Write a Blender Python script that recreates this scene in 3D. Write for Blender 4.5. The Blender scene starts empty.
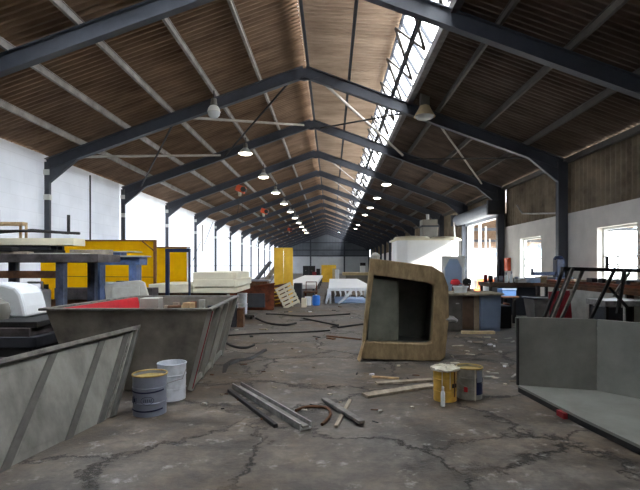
import bpy, bmesh, math, random
from mathutils import Vector, Matrix
random.seed(7)
S = bpy.context.scene
COL = S.collection
V = Vector
R = math.radians

# ------------------------------------------------------------------ camera, world, exposure
CAM_H, F = 1.2, 470.0
cd = bpy.data.cameras.new('camera')
cam = bpy.data.objects.new('camera', cd)
COL.objects.link(cam)
cam.location = (0, 0, CAM_H)
cam.rotation_euler = (R(90), 0, 0)
cd.sensor_width = 36
cd.lens = F / 640 * 36
cd.shift_x = -11 / 640
cd.shift_y = 20 / 640
cd.clip_end = 400
S.camera = cam
S.view_settings.view_transform = 'Standard'
S.view_settings.look = 'None'
S.view_settings.gamma = 1
S.view_settings.use_curve_mapping = False
S.view_settings.exposure = 1.2

w = bpy.data.worlds.new('sky')
S.world = w
w.use_nodes = True
bg = w.node_tree.nodes['Background']
bg.inputs[0].default_value = (0.80, 0.90, 1.0, 1)
bg.inputs[1].default_value = 7.0

sd = bpy.data.lights.new('sun', 'SUN')
sd.energy = 10.0
sd.angle = R(2)
sd.color = (1, .95, .88)
sun = bpy.data.objects.new('sun', sd)
COL.objects.link(sun)
sun.rotation_euler = V((-.82, .22, -.42)).to_track_quat('-Z', 'Y').to_euler()

# ------------------------------------------------------------------ helpers
def at(px, py, d):
    return V(((px - 331) / F * d, d, CAM_H + (265 - py) / F * d))

def lin(c):
    return tuple(((x / 255) / 12.92 if x / 255 <= .04045 else ((x / 255 + .055) / 1.055) ** 2.4) for x in c) + (1,)

def mat(name, rgb, rough=.75, metal=0., var=.22, scale=5., bump=.15, rgb2=None, spot=.5, stretch=None, emit=0, spec=.35):
    m = bpy.data.materials.new(name)
    m.use_nodes = True
    nt = m.node_tree
    b = nt.nodes['Principled BSDF']
    b.inputs['Roughness'].default_value = rough
    b.inputs['Metallic'].default_value = metal
    b.inputs['Specular IOR Level'].default_value = spec
    c = lin(rgb)
    if var <= 0 and not rgb2:
        b.inputs['Base Color'].default_value = c
    else:
        tc = nt.nodes.new('ShaderNodeTexCoord')
        mp = nt.nodes.new('ShaderNodeMapping')
        if stretch:
            mp.inputs['Scale'].default_value = stretch
        nt.links.new(tc.outputs['Object'], mp.inputs[0])
        n = nt.nodes.new('ShaderNodeTexNoise')
        n.inputs['Scale'].default_value = scale
        n.inputs['Detail'].default_value = 8
        n.inputs['Roughness'].default_value = .65
        nt.links.new(mp.outputs[0], n.inputs['Vector'])
        rp = nt.nodes.new('ShaderNodeValToRGB')
        lo = lin(rgb2) if rgb2 else tuple(x * (1 - var) for x in c[:3]) + (1,)
        hi = tuple(min(1, x * (1 + var)) for x in c[:3]) + (1,)
        rp.color_ramp.elements[0].position = spot - .2
        rp.color_ramp.elements[0].color = lo
        rp.color_ramp.elements[1].position = spot + .2
        rp.color_ramp.elements[1].color = hi
        nt.links.new(n.outputs['Fac'], rp.inputs[0])
        nt.links.new(rp.outputs[0], b.inputs['Base Color'])
        if bump:
            bp = nt.nodes.new('ShaderNodeBump')
            bp.inputs['Strength'].default_value = bump
            bp.inputs['Distance'].default_value = .02
            nt.links.new(n.outputs['Fac'], bp.inputs['Height'])
            nt.links.new(bp.outputs[0], b.inputs['Normal'])
    if emit:
        b.inputs['Emission Color'].default_value = c
        b.inputs['Emission Strength'].default_value = emit
    return m

def tag(o, label=None, cat=None, group=None, kind=None):
    if label: o['label'] = label
    if cat: o['category'] = cat
    if group: o['group'] = group
    if kind: o['kind'] = kind
    return o

class MB:
    def __init__(s): s.b = bmesh.new()
    def verts(s, pts): return [s.b.verts.new(p) for p in pts]
    def face(s, vs):
        try: return s.b.faces.new(vs)
        except ValueError: return None
    def box(s, lo, hi):
        x0, y0, z0 = lo; x1, y1, z1 = hi
        s.hexa([(x0,y0,z0),(x1,y0,z0),(x1,y1,z0),(x0,y1,z0)], [(x0,y0,z1),(x1,y0,z1),(x1,y1,z1),(x0,y1,z1)])
        return s
    def cbox(s, c, size, rz=0, rx=0, ry=0):
        M = Matrix.Translation(c) @ Matrix.Rotation(rz, 4, 'Z') @ Matrix.Rotation(rx, 4, 'X') @ Matrix.Rotation(ry, 4, 'Y')
        hx, hy, hz = (k / 2 for k in size)
        b = [M @ V(p) for p in ((-hx,-hy,-hz),(hx,-hy,-hz),(hx,hy,-hz),(-hx,hy,-hz))]
        t = [M @ V(p) for p in ((-hx,-hy,hz),(hx,-hy,hz),(hx,hy,hz),(-hx,hy,hz))]
        s.hexa(b, t)
        return s
    def hexa(s, b, t):
        b = s.verts(b); t = s.verts(t); n = len(b)
        s.face(b[::-1]); s.face(t)
        for i in range(n):
            j = (i + 1) % n
            s.face([b[i], b[j], t[j], t[i]])
        return s
    def bar(s, p0, p1, wd, h, up=(0, 0, 1)):
        p0 = V(p0); p1 = V(p1); d = (p1 - p0).normalized(); up = V(up)
        if abs(d.dot(up)) > .99: up = V((0, 1, 0))
        sd_ = d.cross(up).normalized(); u = sd_.cross(d).normalized()
        q = [(-1,-1),(1,-1),(1,1),(-1,1)]
        s.hexa([p0 + sd_*a*wd/2 + u*c*h/2 for a, c in q], [p1 + sd_*a*wd/2 + u*c*h/2 for a, c in q])
        return s
    def ibeam(s, p0, p1, bf, dep, tf=.016, up=(0, 0, 1)):
        p0 = V(p0); p1 = V(p1); d = (p1 - p0).normalized(); up = V(up)
        sd_ = d.cross(up).normalized(); u = sd_.cross(d).normalized()
        o = u * (dep - tf) / 2
        s.bar(p0 + o, p1 + o, bf, tf, up); s.bar(p0 - o, p1 - o, bf, tf, up); s.bar(p0, p1, tf * .8, dep - tf, up)
        return s
    def tube(s, pts, r, n=8, caps=True):
        pts = [V(p) for p in pts]; rings = []
        for i, p in enumerate(pts):
            d = (pts[min(i+1, len(pts)-1)] - pts[max(i-1, 0)]).normalized()
            up = V((0,0,1)) if abs(d.z) < .95 else V((1,0,0))
            a = d.cross(up).normalized(); b = a.cross(d)
            rr = r[i] if isinstance(r, (list, tuple)) else r
            rings.append(s.verts([p + (a*math.cos(2*math.pi*k/n) + b*math.sin(2*math.pi*k/n)) * rr for k in range(n)]))
        for A, B in zip(rings, rings[1:]):
            for k in range(n):
                s.face([A[k], A[(k+1)%n], B[(k+1)%n], B[k]])
        if caps:
            s.face(rings[0][::-1]); s.face(rings[-1])
        return s
    def lathe(s, prof, c=(0,0,0), n=28, a0=0, a1=2*math.pi):
        c = V(c); full = abs(a1 - a0 - 2*math.pi) < 1e-6; m = n if full else n + 1; rings = []
        for r, z in prof:
            if r < 1e-5: rings.append([s.b.verts.new(c + V((0,0,z)))])
            else: rings.append(s.verts([c + V((r*math.cos(a0+(a1-a0)*k/n), r*math.sin(a0+(a1-a0)*k/n), z)) for k in range(m)]))
        for A, B in zip(rings, rings[1:]):
            for k in range(n):
                j = (k+1) % m
                if len(A) == 1 and len(B) == 1: continue
                if len(A) == 1: s.face([A[0], B[j], B[k]])
                elif len(B) == 1: s.face([A[k], A[j], B[0]])
                else: s.face([A[k], A[j], B[j], B[k]])
        return s
    def prism(s, poly, d):
        d = V(d); s.hexa([V(p) for p in poly], [V(p) + d for p in poly]); return s
    def corr(s, o, along, across, nrm, length, period, amp, rows=2, seg=6):
        o, along, across, nrm = V(o), V(along).normalized(), V(across), V(nrm).normalized()
        n = int(length / period * seg); grid = []
        for i in range(n + 1):
            y = i * length / n
            off = nrm * amp * max(-.75, min(.75, math.sin(2*math.pi*y/period))) / .75
            grid.append(s.verts([o + along*y + across*(k/rows) + off for k in range(rows+1)]))
        for A, B in zip(grid, grid[1:]):
            for k in range(rows): s.face([A[k], A[k+1], B[k+1], B[k]])
        return s
    def ring(s, outer, inner, dvec):
        """solid frame between two outlines of equal point count"""
        dvec = V(dvec); n = len(outer)
        a = s.verts(outer); b = s.verts(inner); c = s.verts([V(p)+dvec for p in outer]); e = s.verts([V(p)+dvec for p in inner])
        for i in range(n):
            j = (i+1) % n
            s.face([a[i], a[j], b[j], b[i]]); s.face([c[j], c[i], e[i], e[j]])
            s.face([a[j], a[i], c[i], c[j]]); s.face([b[i], b[j], e[j], e[i]])
        return s
    def build(s, name, m, parent=None, world=True, base=None, bevel=0, smooth=False, sharp=35):
        """base: origin for a top-level mesh; with a parent, world coordinates become local to it"""
        bmesh.ops.recalc_face_normals(s.b, faces=s.b.faces)
        off = V((0,0,0))
        if parent is not None and world:
            off = V(parent.get('_o', (0,0,0)))
            if 'kind' in parent or parent.type == 'MESH': off = ORG.get(parent.name, off)
        elif base is not None: off = V(base)
        if parent is not None and world: off = ORG.get(parent.name, V((0,0,0)))
        if off.length: bmesh.ops.translate(s.b, verts=s.b.verts, vec=-off)
        me = bpy.data.meshes.new(name)
        s.b.to_mesh(me); s.b.free()
        if smooth:
            for p in me.polygons: p.use_smooth = True
            me.set_sharp_from_angle(angle=R(sharp))
        o = bpy.data.objects.new(name, me)
        me.materials.append(m)
        COL.objects.link(o)
        if parent is not None:
            o.parent = parent
            ORG[o.name] = off if world else V((0,0,0))
        else:
            o.location = off
            ORG[o.name] = off
        if bevel:
            md = o.modifiers.new('bevel', 'BEVEL'); md.width = bevel; md.segments = 2; md.limit_method = 'ANGLE'; md.angle_limit = R(40)
        return o
ORG = {}

def thing(name, label, cat, loc=(0,0,0), group=None, rz=0):
    o = bpy.data.objects.new(name, None)
    o.empty_display_size = .1
    COL.objects.link(o)
    o.location = loc
    o.rotation_euler = (0, 0, rz)
    ORG[o.name] = V(loc)
    return tag(o, label, cat, group)

KIDS = {}
def kids(o): return [c for c in bpy.data.objects if c.parent == o]
def copy_tree(o, loc=None, label=None, rot=None, parent=None):
    c = o.copy(); COL.objects.link(c)
    if parent: c.parent = parent
    if loc is not None: c.location = loc
    if rot is not None: c.rotation_euler = rot
    if label: c['label'] = label
    for ch in kids(o): copy_tree(ch, parent=c)
    return c

def struct(o): o['kind'] = 'structure'; return o
ORD = 'first second third fourth fifth sixth seventh eighth ninth tenth eleventh twelfth thirteenth fourteenth fifteenth sixteenth'.split()

# ------------------------------------------------------------------ materials
def floor_material():
    m = bpy.data.materials.new('worn_concrete'); m.use_nodes = True
    nt = m.node_tree; L = nt.links; N = nt.nodes.new; b = nt.nodes['Principled BSDF']
    tc = N('ShaderNodeTexCoord')
    def noise(s, det=8, ro=.65):
        n = N('ShaderNodeTexNoise'); n.inputs['Scale'].default_value = s; n.inputs['Detail'].default_value = det; n.inputs['Roughness'].default_value = ro
        L.new(tc.outputs['Object'], n.inputs['Vector']); return n
    def ramp(src, p0, c0, p1, c1):
        r = N('ShaderNodeValToRGB'); e = r.color_ramp.elements
        e[0].position = p0; e[0].color = c0; e[1].position = p1; e[1].color = c1
        L.new(src, r.inputs[0]); return r
    def mix(f, a, c, mode='MIX'):
        x = N('ShaderNodeMix'); x.data_type = 'RGBA'; x.blend_type = mode
        if isinstance(f, float): x.inputs[0].default_value = f
        else: L.new(f, x.inputs[0])
        L.new(a, x.inputs[6]); L.new(c, x.inputs[7]); return x.outputs[2]
    n1 = noise(.45); n2 = noise(2.3, 10, .7); n3 = noise(14, 6, .7)
    base = ramp(n1.outputs[0], .38, lin((98, 84, 69)), .62, lin((110, 107, 104)))
    dirt = ramp(n2.outputs[0], .36, lin((70, 62, 53)), .64, lin((212, 209, 205)))
    c = mix(.85, base.outputs[0], dirt.outputs[0], 'OVERLAY')
    grit = ramp(n3.outputs[0], .3, (.6, .58, .56, 1), .62, (1, 1, 1, 1))
    c = mix(.75, c, grit.outputs[0], 'MULTIPLY')
    # broken slab edges
    wv = N('ShaderNodeVectorMath'); wv.operation = 'MULTIPLY_ADD'
    wv.inputs[1].default_value = (.9, .9, 0)
    L.new(n2.outputs['Color'], wv.inputs[0]); L.new(tc.outputs['Object'], wv.inputs[2])
    vo = N('ShaderNodeTexVoronoi'); vo.feature = 'DISTANCE_TO_EDGE'; vo.inputs['Scale'].default_value = .75
    L.new(wv.outputs[0], vo.inputs['Vector'])
    cr = ramp(vo.outputs['Distance'],   .003, (.16, .14, .12, 1), .018, (1, 1, 1, 1))
    n5 = noise(.9, 4, .6)
    mk = ramp(n5.outputs[0], .36, (0, 0, 0, 1), .47, (.95, .95, .95, 1))
    c = mix(mk.outputs[0], c, cr.outputs[0], 'MULTIPLY')
    # pale dust scuffs
    n4 = noise(5.5, 10, .75)
    du = ramp(n4.outputs[0], .57, (0, 0, 0, 1), .74, (.55, .55, .55, 1))
    pale = N('ShaderNodeRGB'); pale.outputs[0].default_value = lin((205, 203, 200))
    c = mix(du.outputs[0], c, pale.outputs[0])
    L.new(c, b.inputs['Base Color'])
    ro = ramp(n2.outputs[0], .3, (.45,)*3 + (1,), .7, (.8,)*3 + (1,))
    L.new(ro.outputs[0], b.inputs['Roughness'])
    b.inputs['Specular IOR Level'].default_value = .5
    ad = N('ShaderNodeMath'); ad.operation = 'ADD'; L.new(n2.outputs[0], ad.inputs[0]); L.new(cr.outputs[0], ad.inputs[1])
    bp = N('ShaderNodeBump'); bp.inputs['Strength'].default_value = .55; bp.inputs['Distance'].default_value = .03
    L.new(ad.outputs[0], bp.inputs['Height']); L.new(bp.outputs[0], b.inputs['Normal'])
    return m

def sheet_material(name, rgb, trans, axis='y', block=(1.0, .25), mortar=.9, bump=.15):
    """thin pale sheeting that lets daylight through"""
    m = bpy.data.materials.new(name); m.use_nodes = True
    nt = m.node_tree; L = nt.links; N = nt.nodes.new
    nt.nodes.remove(nt.nodes['Principled BSDF'])
    out = nt.nodes['Material Output']
    tc = N('ShaderNodeTexCoord'); sx = N('ShaderNodeSeparateXYZ'); cx = N('ShaderNodeCombineXYZ')
    L.new(tc.outputs['Object'], sx.inputs[0]); L.new(sx.outputs['Y'], cx.inputs[0]); L.new(sx.outputs['Z'], cx.inputs[1])
    br = N('ShaderNodeTexBrick'); br.inputs['Scale'].default_value = 1
    br.inputs['Brick Width'].default_value = block[0]; br.inputs['Row Height'].default_value = block[1]
    br.inputs['Mortar Size'].default_value = .008
    br.inputs['Color1'].default_value = (1, 1, 1, 1); br.inputs['Color2'].default_value = (.96, .96, .97, 1)
    br.inputs['Mortar'].default_value = (mortar, mortar, mortar, 1)
    L.new(cx.outputs[0], br.inputs['Vector'])
    n = N('ShaderNodeTexNoise'); n.inputs['Scale'].default_value = 1.2; n.inputs['Detail'].default_value = 8
    L.new(tc.outputs['Object'], n.inputs['Vector'])
    r = N('ShaderNodeValToRGB'); r.color_ramp.elements[0].position = .3; r.color_ramp.elements[0].color = tuple(x*.86 for x in lin(rgb)[:3]) + (1,)
    r.color_ramp.elements[1].position = .6; r.color_ramp.elements[1].color = lin(rgb)
    L.new(n.outputs[0], r.inputs[0])
    mx = N('ShaderNodeMix'); mx.data_type = 'RGBA'; mx.blend_type = 'MULTIPLY'; mx.inputs[0].default_value = 1
    L.new(r.outputs[0], mx.inputs[6]); L.new(br.outputs[0], mx.inputs[7])
    d = N('ShaderNodeBsdfDiffuse'); t = N('ShaderNodeBsdfTranslucent'); ms = N('ShaderNodeMixShader')
    ms.inputs[0].default_value = trans
    L.new(mx.outputs[2], d.inputs[0]); L.new(mx.outputs[2], t.inputs[0])
    L.new(d.outputs[0], ms.inputs[1]); L.new(t.outputs[0], ms.inputs[2]); L.new(ms.outputs[0], out.inputs[0])
    return m

def glass_material():
    m = bpy.data.materials.new('window_glass'); m.use_nodes = True
    nt = m.node_tree; N = nt.nodes.new; L = nt.links
    nt.nodes.remove(nt.nodes['Principled BSDF'])
    t = N('ShaderNodeBsdfTransparent'); t.inputs[0].default_value = (.93, .95, .95, 1)
    g = N('ShaderNodeBsdfGlossy'); g.inputs['Roughness'].default_value = .08
    ms = N('ShaderNodeMixShader'); ms.inputs[0].default_value = .06
    L.new(t.outputs[0], ms.inputs[1]); L.new(g.outputs[0], ms.inputs[2]); L.new(ms.outputs[0], nt.nodes['Material Output'].inputs[0])
    return m

M = {}
M['floor'] = floor_material()
M['ground'] = mat('yard_ground', (178, 172, 162), scale=.6, var=.12)
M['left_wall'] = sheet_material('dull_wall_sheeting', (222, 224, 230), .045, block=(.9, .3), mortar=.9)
M['left_wall_clear'] = sheet_material('white_wall_sheeting', (240, 243, 248), .16, block=(.9, .3), mortar=.93)
M['skylight'] = sheet_material('skylight_sheet', (250, 250, 250), .92, block=(.6, 2.0), mortar=.8)
M['block'] = mat('painted_block', (214, 209, 202), var=.10, scale=2.2, bump=.25)
M['block_far'] = mat('painted_block_far', (196, 198, 200), var=.12, scale=.8, bump=.1)
M['block_dark'] = mat('dark_block', (70, 66, 62), var=.2, scale=2)
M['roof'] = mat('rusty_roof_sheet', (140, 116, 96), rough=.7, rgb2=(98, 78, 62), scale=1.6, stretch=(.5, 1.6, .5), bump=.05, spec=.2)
M['roof_u'] = mat('skylit_roof_sheet', (176, 154, 132), rough=.7, rgb2=(146, 124, 104), scale=1.6, stretch=(.5, 1.6, .5), bump=.05, spec=.2)  # paler copy of the roof sheet, skylight glow put into the colour
M['roof_r'] = mat('shaded_roof_sheet', (104, 90, 80), rough=.75, rgb2=(68, 57, 50), scale=1.6, stretch=(.5, 1.6, .5), bump=.05, spec=.2)  # darker copy of the roof sheet, this slope's shade put into the colour
M['clad'] = mat('brown_cladding', (140, 126, 106), rough=.7, rgb2=(88, 76, 62), scale=1.5, bump=.05, spec=.2)
M['clad_far'] = mat('grey_cladding', (108, 112, 118), rough=.7, var=.2, scale=.7, bump=.05)
M['steel'] = mat('slate_painted_steel', (70, 73, 81), rough=.5, var=.16, scale=4, bump=.05)
M['purlin'] = mat('galvanised_purlin', (172, 168, 162), rough=.5, metal=.0, rgb2=(124, 118, 112), scale=3, bump=.04)
M['purlin_dark'] = mat('dark_painted_purlin', (84, 78, 72), rough=.55, var=.2, scale=3)
M['rod'] = mat('pale_rod', (168, 162, 152), rough=.5, var=.15)
M['darkrod'] = mat('dark_rod', (44, 42, 42), rough=.6, var=.2)
M['lampmetal'] = mat('lamp_housing', (120, 116, 108), rough=.5, var=.1)
M['lampwhite'] = mat('lamp_reflector', (205, 205, 200), rough=.35, var=.05)
M['lampoff'] = mat('unlit_lens', (200, 204, 206), rough=.2, var=.05)
M['lampon'] = mat('lit_lens', (255, 246, 228), var=0, emit=9)
M['hoistred'] = mat('red_hoist_paint', (226, 92, 52), rough=.5, var=.2)
M['chain'] = mat('chain_steel', (70, 68, 66), rough=.5, metal=.4)
M['fibre'] = mat('raw_fibreglass', (150, 130, 98), rough=.7, rgb2=(108, 90, 66), scale=6, stretch=(2.2, 1, .8), bump=.3)
M['gel'] = mat('grey_gelcoat', (122, 125, 114), rough=.5, rgb2=(88, 90, 82), scale=3, bump=.08)
M['geldark'] = mat('shaded_gelcoat', (84, 86, 80), rough=.5, rgb2=(58, 60, 55), scale=3, bump=.08)  # gelcoat darkened for the mould cavity, recess shade put into the colour
M['conc'] = mat('weathered_grey_gelcoat', (126, 120, 110), rough=.6, rgb2=(84, 80, 74), scale=3.2, bump=.2)
M['rim'] = mat('scuffed_rim', (128, 124, 117), rough=.6, rgb2=(72, 69, 66), scale=9, bump=.2)
M['ribgrey'] = mat('panel_grey', (152, 150, 143), rough=.6, rgb2=(104, 102, 97), scale=3.0, stretch=(1, 1, .5), bump=.15)
M['ribdark'] = mat('panel_dark', (92, 90, 86), rough=.65, var=.3, scale=6)
M['red'] = mat('red_liner', (196, 30, 42), rough=.4, var=.15, scale=4)
M['redline'] = mat('red_edge', (126, 34, 40), rough=.6, var=.3, scale=12)
M['paleg'] = mat('shadowed_moulding', (126, 126, 120), rough=.55, rgb2=(110, 110, 104), scale=2.5, bump=.04)  # pale moulding darkened, the corner panels' shadow put into the colour
M['pale'] = mat('pale_moulding', (176, 174, 166), rough=.55, rgb2=(140, 138, 130), scale=2.5, bump=.06)
M['white'] = mat('white_plastic', (226, 228, 230), rough=.4, var=.06, scale=4, bump=.02)
M['whitemat'] = mat('white_gelcoat', (238, 238, 236), rough=.5, var=.05, scale=2, bump=.03)
M['cream'] = mat('cream_moulding', (222, 214, 190), rough=.6, var=.1, scale=3, bump=.08)
M['tan'] = mat('tan_fibre', (196, 176, 136), rough=.7, var=.2, scale=6)
M['yellow'] = mat('yellow_board', (250, 190, 8), rough=.55, var=.1, scale=2, rgb2=(226, 156, 8), spot=.38, bump=.05)
M['yellow2'] = mat('pale_yellow_board', (246, 202, 78), rough=.55, var=.08, scale=2.5, rgb2=(224, 164, 52), spot=.4, bump=.05)
def translucent(m, f):
    nt = m.node_tree; b = nt.nodes['Principled BSDF']; out = nt.nodes['Material Output']
    t = nt.nodes.new('ShaderNodeBsdfTranslucent'); ms = nt.nodes.new('ShaderNodeMixShader'); ms.inputs[0].default_value = f
    src = b.inputs['Base Color'].links[0].from_socket
    nt.links.new(src, t.inputs[0]); nt.links.new(b.outputs[0], ms.inputs[1]); nt.links.new(t.outputs[0], ms.inputs[2]); nt.links.new(ms.outputs[0], out.inputs[0])
translucent(M['yellow'], .75); translucent(M['yellow2'], .6)
M['brownedge'] = mat('brown_edge', (120, 78, 40), var=.25)
M['blue'] = mat('blue_steel', (98, 120, 164), rough=.5, rgb2=(58, 70, 100), scale=5, bump=.06)
M['slate'] = mat('slate_leg', (84, 92, 112), rough=.55, rgb2=(50, 54, 66), scale=6)
M['navy'] = mat('navy_steel', (34, 46, 78), rough=.5, rgb2=(22, 28, 46), scale=6)
M['darksteel'] = mat('dark_bench_steel', (90, 84, 84), rough=.6, rgb2=(52, 46, 46), scale=6)
M['black'] = mat('black_scrap', (34, 33, 34), rough=.6, var=.3, scale=8)
M['char'] = mat('charcoal', (58, 60, 66), rough=.6, var=.2)
M['wood'] = mat('raw_timber', (186, 160, 122), rough=.8, rgb2=(140, 112, 80), scale=8, stretch=(1, .25, 1), bump=.1)
M['greywood'] = mat('weathered_timber', (164, 152, 134), rough=.85, rgb2=(104, 94, 80), scale=8, stretch=(1, .3, 1), bump=.15)
M['brownwood'] = mat('brown_timber', (104, 70, 46), rough=.8, rgb2=(62, 42, 30), scale=7, bump=.12)
M['rust'] = mat('rusty_steel', (120, 62, 38), rough=.85, rgb2=(60, 32, 24), scale=5, bump=.25)
M['metal'] = mat('bare_steel', (158, 156, 152), rough=.42, metal=.0, rgb2=(96, 94, 92), scale=9, bump=.06)
M['tin'] = mat('blue_grey_tin', (138, 144, 160), rough=.38, metal=.25, var=.14, scale=7, bump=.03)
M['tinwhite'] = mat('white_tin', (206, 210, 218), rough=.4, rgb2=(160, 164, 172), scale=8, spot=.38, bump=.05)
M['ink'] = mat('navy_ink', (34, 40, 74), rough=.5, var=.1)
M['gold'] = mat('amber_resin', (176, 150, 84), rough=.35, rgb2=(96, 84, 44), scale=7)
M['pailyellow'] = mat('yellow_pail', (196, 156, 66), rough=.5, rgb2=(132, 100, 50), scale=9, spot=.42, bump=.1)
M['pailgrey'] = mat('grey_pail', (160, 158, 150), rough=.5, rgb2=(112, 110, 102), scale=7, bump=.1)
M['resin'] = mat('dried_resin', (206, 202, 186), rough=.5, rgb2=(160, 150, 124), scale=10, bump=.4)
M['shutter'] = mat('shutter_grey', (150, 156, 166), rough=.45, metal=.1, var=.1)
M['bluepaint'] = mat('pale_blue_panel', (170, 190, 220), rough=.45, var=.1, scale=3)
M['teal'] = mat('blue_plastic', (44, 118, 214), rough=.4, var=.1)
M['lightblue'] = mat('light_blue_plastic', (104, 144, 204), rough=.4, var=.1)
M['bluecab'] = mat('blue_grey_cabinet', (120, 134, 158), rough=.45, var=.12, scale=4)
M['cab'] = mat('grey_cabinet', (92, 88, 82), rough=.55, rgb2=(64, 60, 56), scale=3)
M['cabdoor'] = mat('dull_brown_door', (86, 68, 54), rough=.6, rgb2=(62, 48, 40), scale=3)
M['orange'] = mat('orange_crate', (200, 88, 34), rough=.55, var=.12)
M['skin'] = mat('brown_skin', (92, 60, 44), rough=.55, var=.05)
M['hair'] = mat('black_hair', (22, 20, 20), rough=.7, var=.1)
M['overall'] = mat('blue_overall', (40, 74, 150), rough=.8, var=.15, scale=14)
M['darkshirt'] = mat('dark_shirt', (44, 46, 54), rough=.8, var=.15, scale=14)
M['redcap'] = mat('red_cap', (196, 40, 52), rough=.7, var=.1)
M['rubber'] = mat('black_rubber', (30, 29, 29), rough=.6, var=.2)
M['clear'] = mat('milky_plastic', (128, 126, 122), rough=.35, var=.2, scale=5)
M['wrap'] = mat('white_wrap', (236, 240, 246), rough=.35, var=.06, scale=5, bump=.4)
M['glass'] = glass_material()
M['frame'] = mat('window_frame', (206, 206, 202), rough=.5, var=.06)

# ------------------------------------------------------------------ the shed
XL, XR, XC = -6.76, 5.52, -.62
Y0, Y1 = -5.0, 67.0
TAN = .36
def roof_z(x): return 6.03 - TAN * abs(x - XC)
def raft_z(x): return 5.86 - TAN * abs(x - XC)      # top of the rafters

o = MB().box((XL - .1, Y0, -.2), (XR + .2, Y1, 0)).build('floor', M['floor']); struct(o)
o = MB().box((-60, -40, -.5), (70, 140, -.21)).build('ground', M['ground']); struct(o)

# white wall: thin sheeting lit through by daylight, solid beside the camera
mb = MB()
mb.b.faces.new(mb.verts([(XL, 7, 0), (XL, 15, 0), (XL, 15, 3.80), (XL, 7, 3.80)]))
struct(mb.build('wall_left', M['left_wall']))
mb = MB()
mb.b.faces.new(mb.verts([(XL, 15, 0), (XL, Y1, 0), (XL, Y1, 3.80), (XL, 15, 3.80)]))
struct(mb.build('wall_left_clear', M['left_wall_clear']))
struct(MB().box((XL - .2, Y0, 0), (XL, 7, 3.80)).build('wall_left_block', M['block_dark']))

# wall with windows and the shutter door
W1, W2, WZ = (8.48, 9.75), (12.35, 13.73), (.74, 1.97)
DY, DZ = (15.12, 18.9), 2.86
mb = MB()
X0, X1 = XR, XR + .2
for y0, y1 in ((Y0, W1[0]), (W1[1], W2[0]), (W2[1], DY[0]), (DY[1], Y1)):
    mb.box((X0, y0, 0), (X1, y1, 2.4))
for y0, y1 in (W1, W2):
    mb.box((X0, y0, 0), (X1, y1, WZ[0])); mb.box((X0, y0, WZ[1]), (X1, y1, 2.4))
struct(mb.build('wall_right', M['block']))
mb = MB()
for y0, y1, z0 in ((Y0, DY[0], 2.4), (DY[0], DY[1], DZ), (DY[1], Y1, 2.4)):
    mb.corr((XR + .1, y0, z0), (0, 1, 0), (0, 0, 3.755 - z0), (1, 0, 0), y1 - y0, .17, .02)
struct(mb.build('wall_right_cladding', M['clad']))
# far gable
struct(MB().box((XL, Y1, 0), (XR, Y1 + .2, 2.4)).build('wall_far', M['block_far']))
mb = MB(); n = 400; prev = None
for i in range(n + 1):
    x = XL + (XR - XL) * i / n
    cur = mb.verts([(x, Y1 + .05 + .02 * math.sin(i * .9), 2.4), (x, Y1 + .05 + .02 * math.sin(i * .9), roof_z(x))])
    if prev: mb.face([prev[0], cur[0], cur[1], prev[1]])
    prev = cur
struct(mb.build('wall_far_cladding', M['clad_far']))
mb = MB().prism([(XL - .2, Y0, 0), (XR + .2, Y0, 0), (XR + .2, Y0, 3.7), (XC, Y0, 6.0), (XL - .2, Y0, 3.7)], (0, -.2, 0))
struct(mb.build('wall_near', M['block_dark']))
for i, (z, p0, p1) in enumerate(((3.25, XL, XR), (4.3, -4.9, 3.7), (2.45, XL, XR))):
    struct(MB().box((p0, Y1 - .12, z), (p1, Y1 - .02, z + .14)).build('trim_%d' % (i + 1), M['steel']))
for i, x in enumerate((-2.9, 1.9)):
    struct(MB().box((x - .1, Y1 - .2, 0), (x + .1, Y1 - .02, roof_z(x) - .3)).build('trim_%d' % (i + 4), M['steel']))
# eaves beam over the brown cladding, ledge of the skylight
struct(MB().box((XR - .04, Y0, 3.58), (XR + .06, Y1, 3.70)).build('trim_6', M['purlin_dark']))
SX0, SX1 = XC + 2.02, XC + 2.42
struct(MB().box((SX1 - .02, Y0, 4.95), (SX1 + .10, Y1, roof_z(SX1) - .03)).build('trim_7', M['darksteel']))

# roof sheets
def slope(x0, z0, x1, z1, m, name, y0=Y0 - .2, y1=Y1 + .3):
    d = V((x1 - x0, 0, z1 - z0)); nr = V((-d.z, 0, d.x))
    return struct(MB().corr((x0, y0, z0), (0, 1, 0), d, nr, y1 - y0, .135, .022, rows=2, seg=8).build(name, m))
slope(XC, roof_z(XC), XL - .35, roof_z(XL - .35), M['roof'], 'ceiling', 6.0)
slope(XC, roof_z(XC), XL - .35, roof_z(XL - .35), M['roof'], 'ceiling_near', Y0 - .2, 4.3)
slope(XC - 4.3, roof_z(XC - 4.3), XL - .35, roof_z(XL - .35), M['roof'], 'ceiling_eave', 4.2, 6.1)
slope(XC, roof_z(XC), XC - 4.4, roof_z(XC - 4.4), M['skylight'], 'window_4', 4.2, 6.1)  # unseen roof light added to brighten surfaces facing the camera
SZ0 = roof_z(SX0) + .62
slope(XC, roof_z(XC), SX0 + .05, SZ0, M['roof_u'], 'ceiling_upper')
slope(SX1, roof_z(SX1), XR + .14, roof_z(XR + .14), M['roof_r'], 'ceiling_lower')
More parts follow.
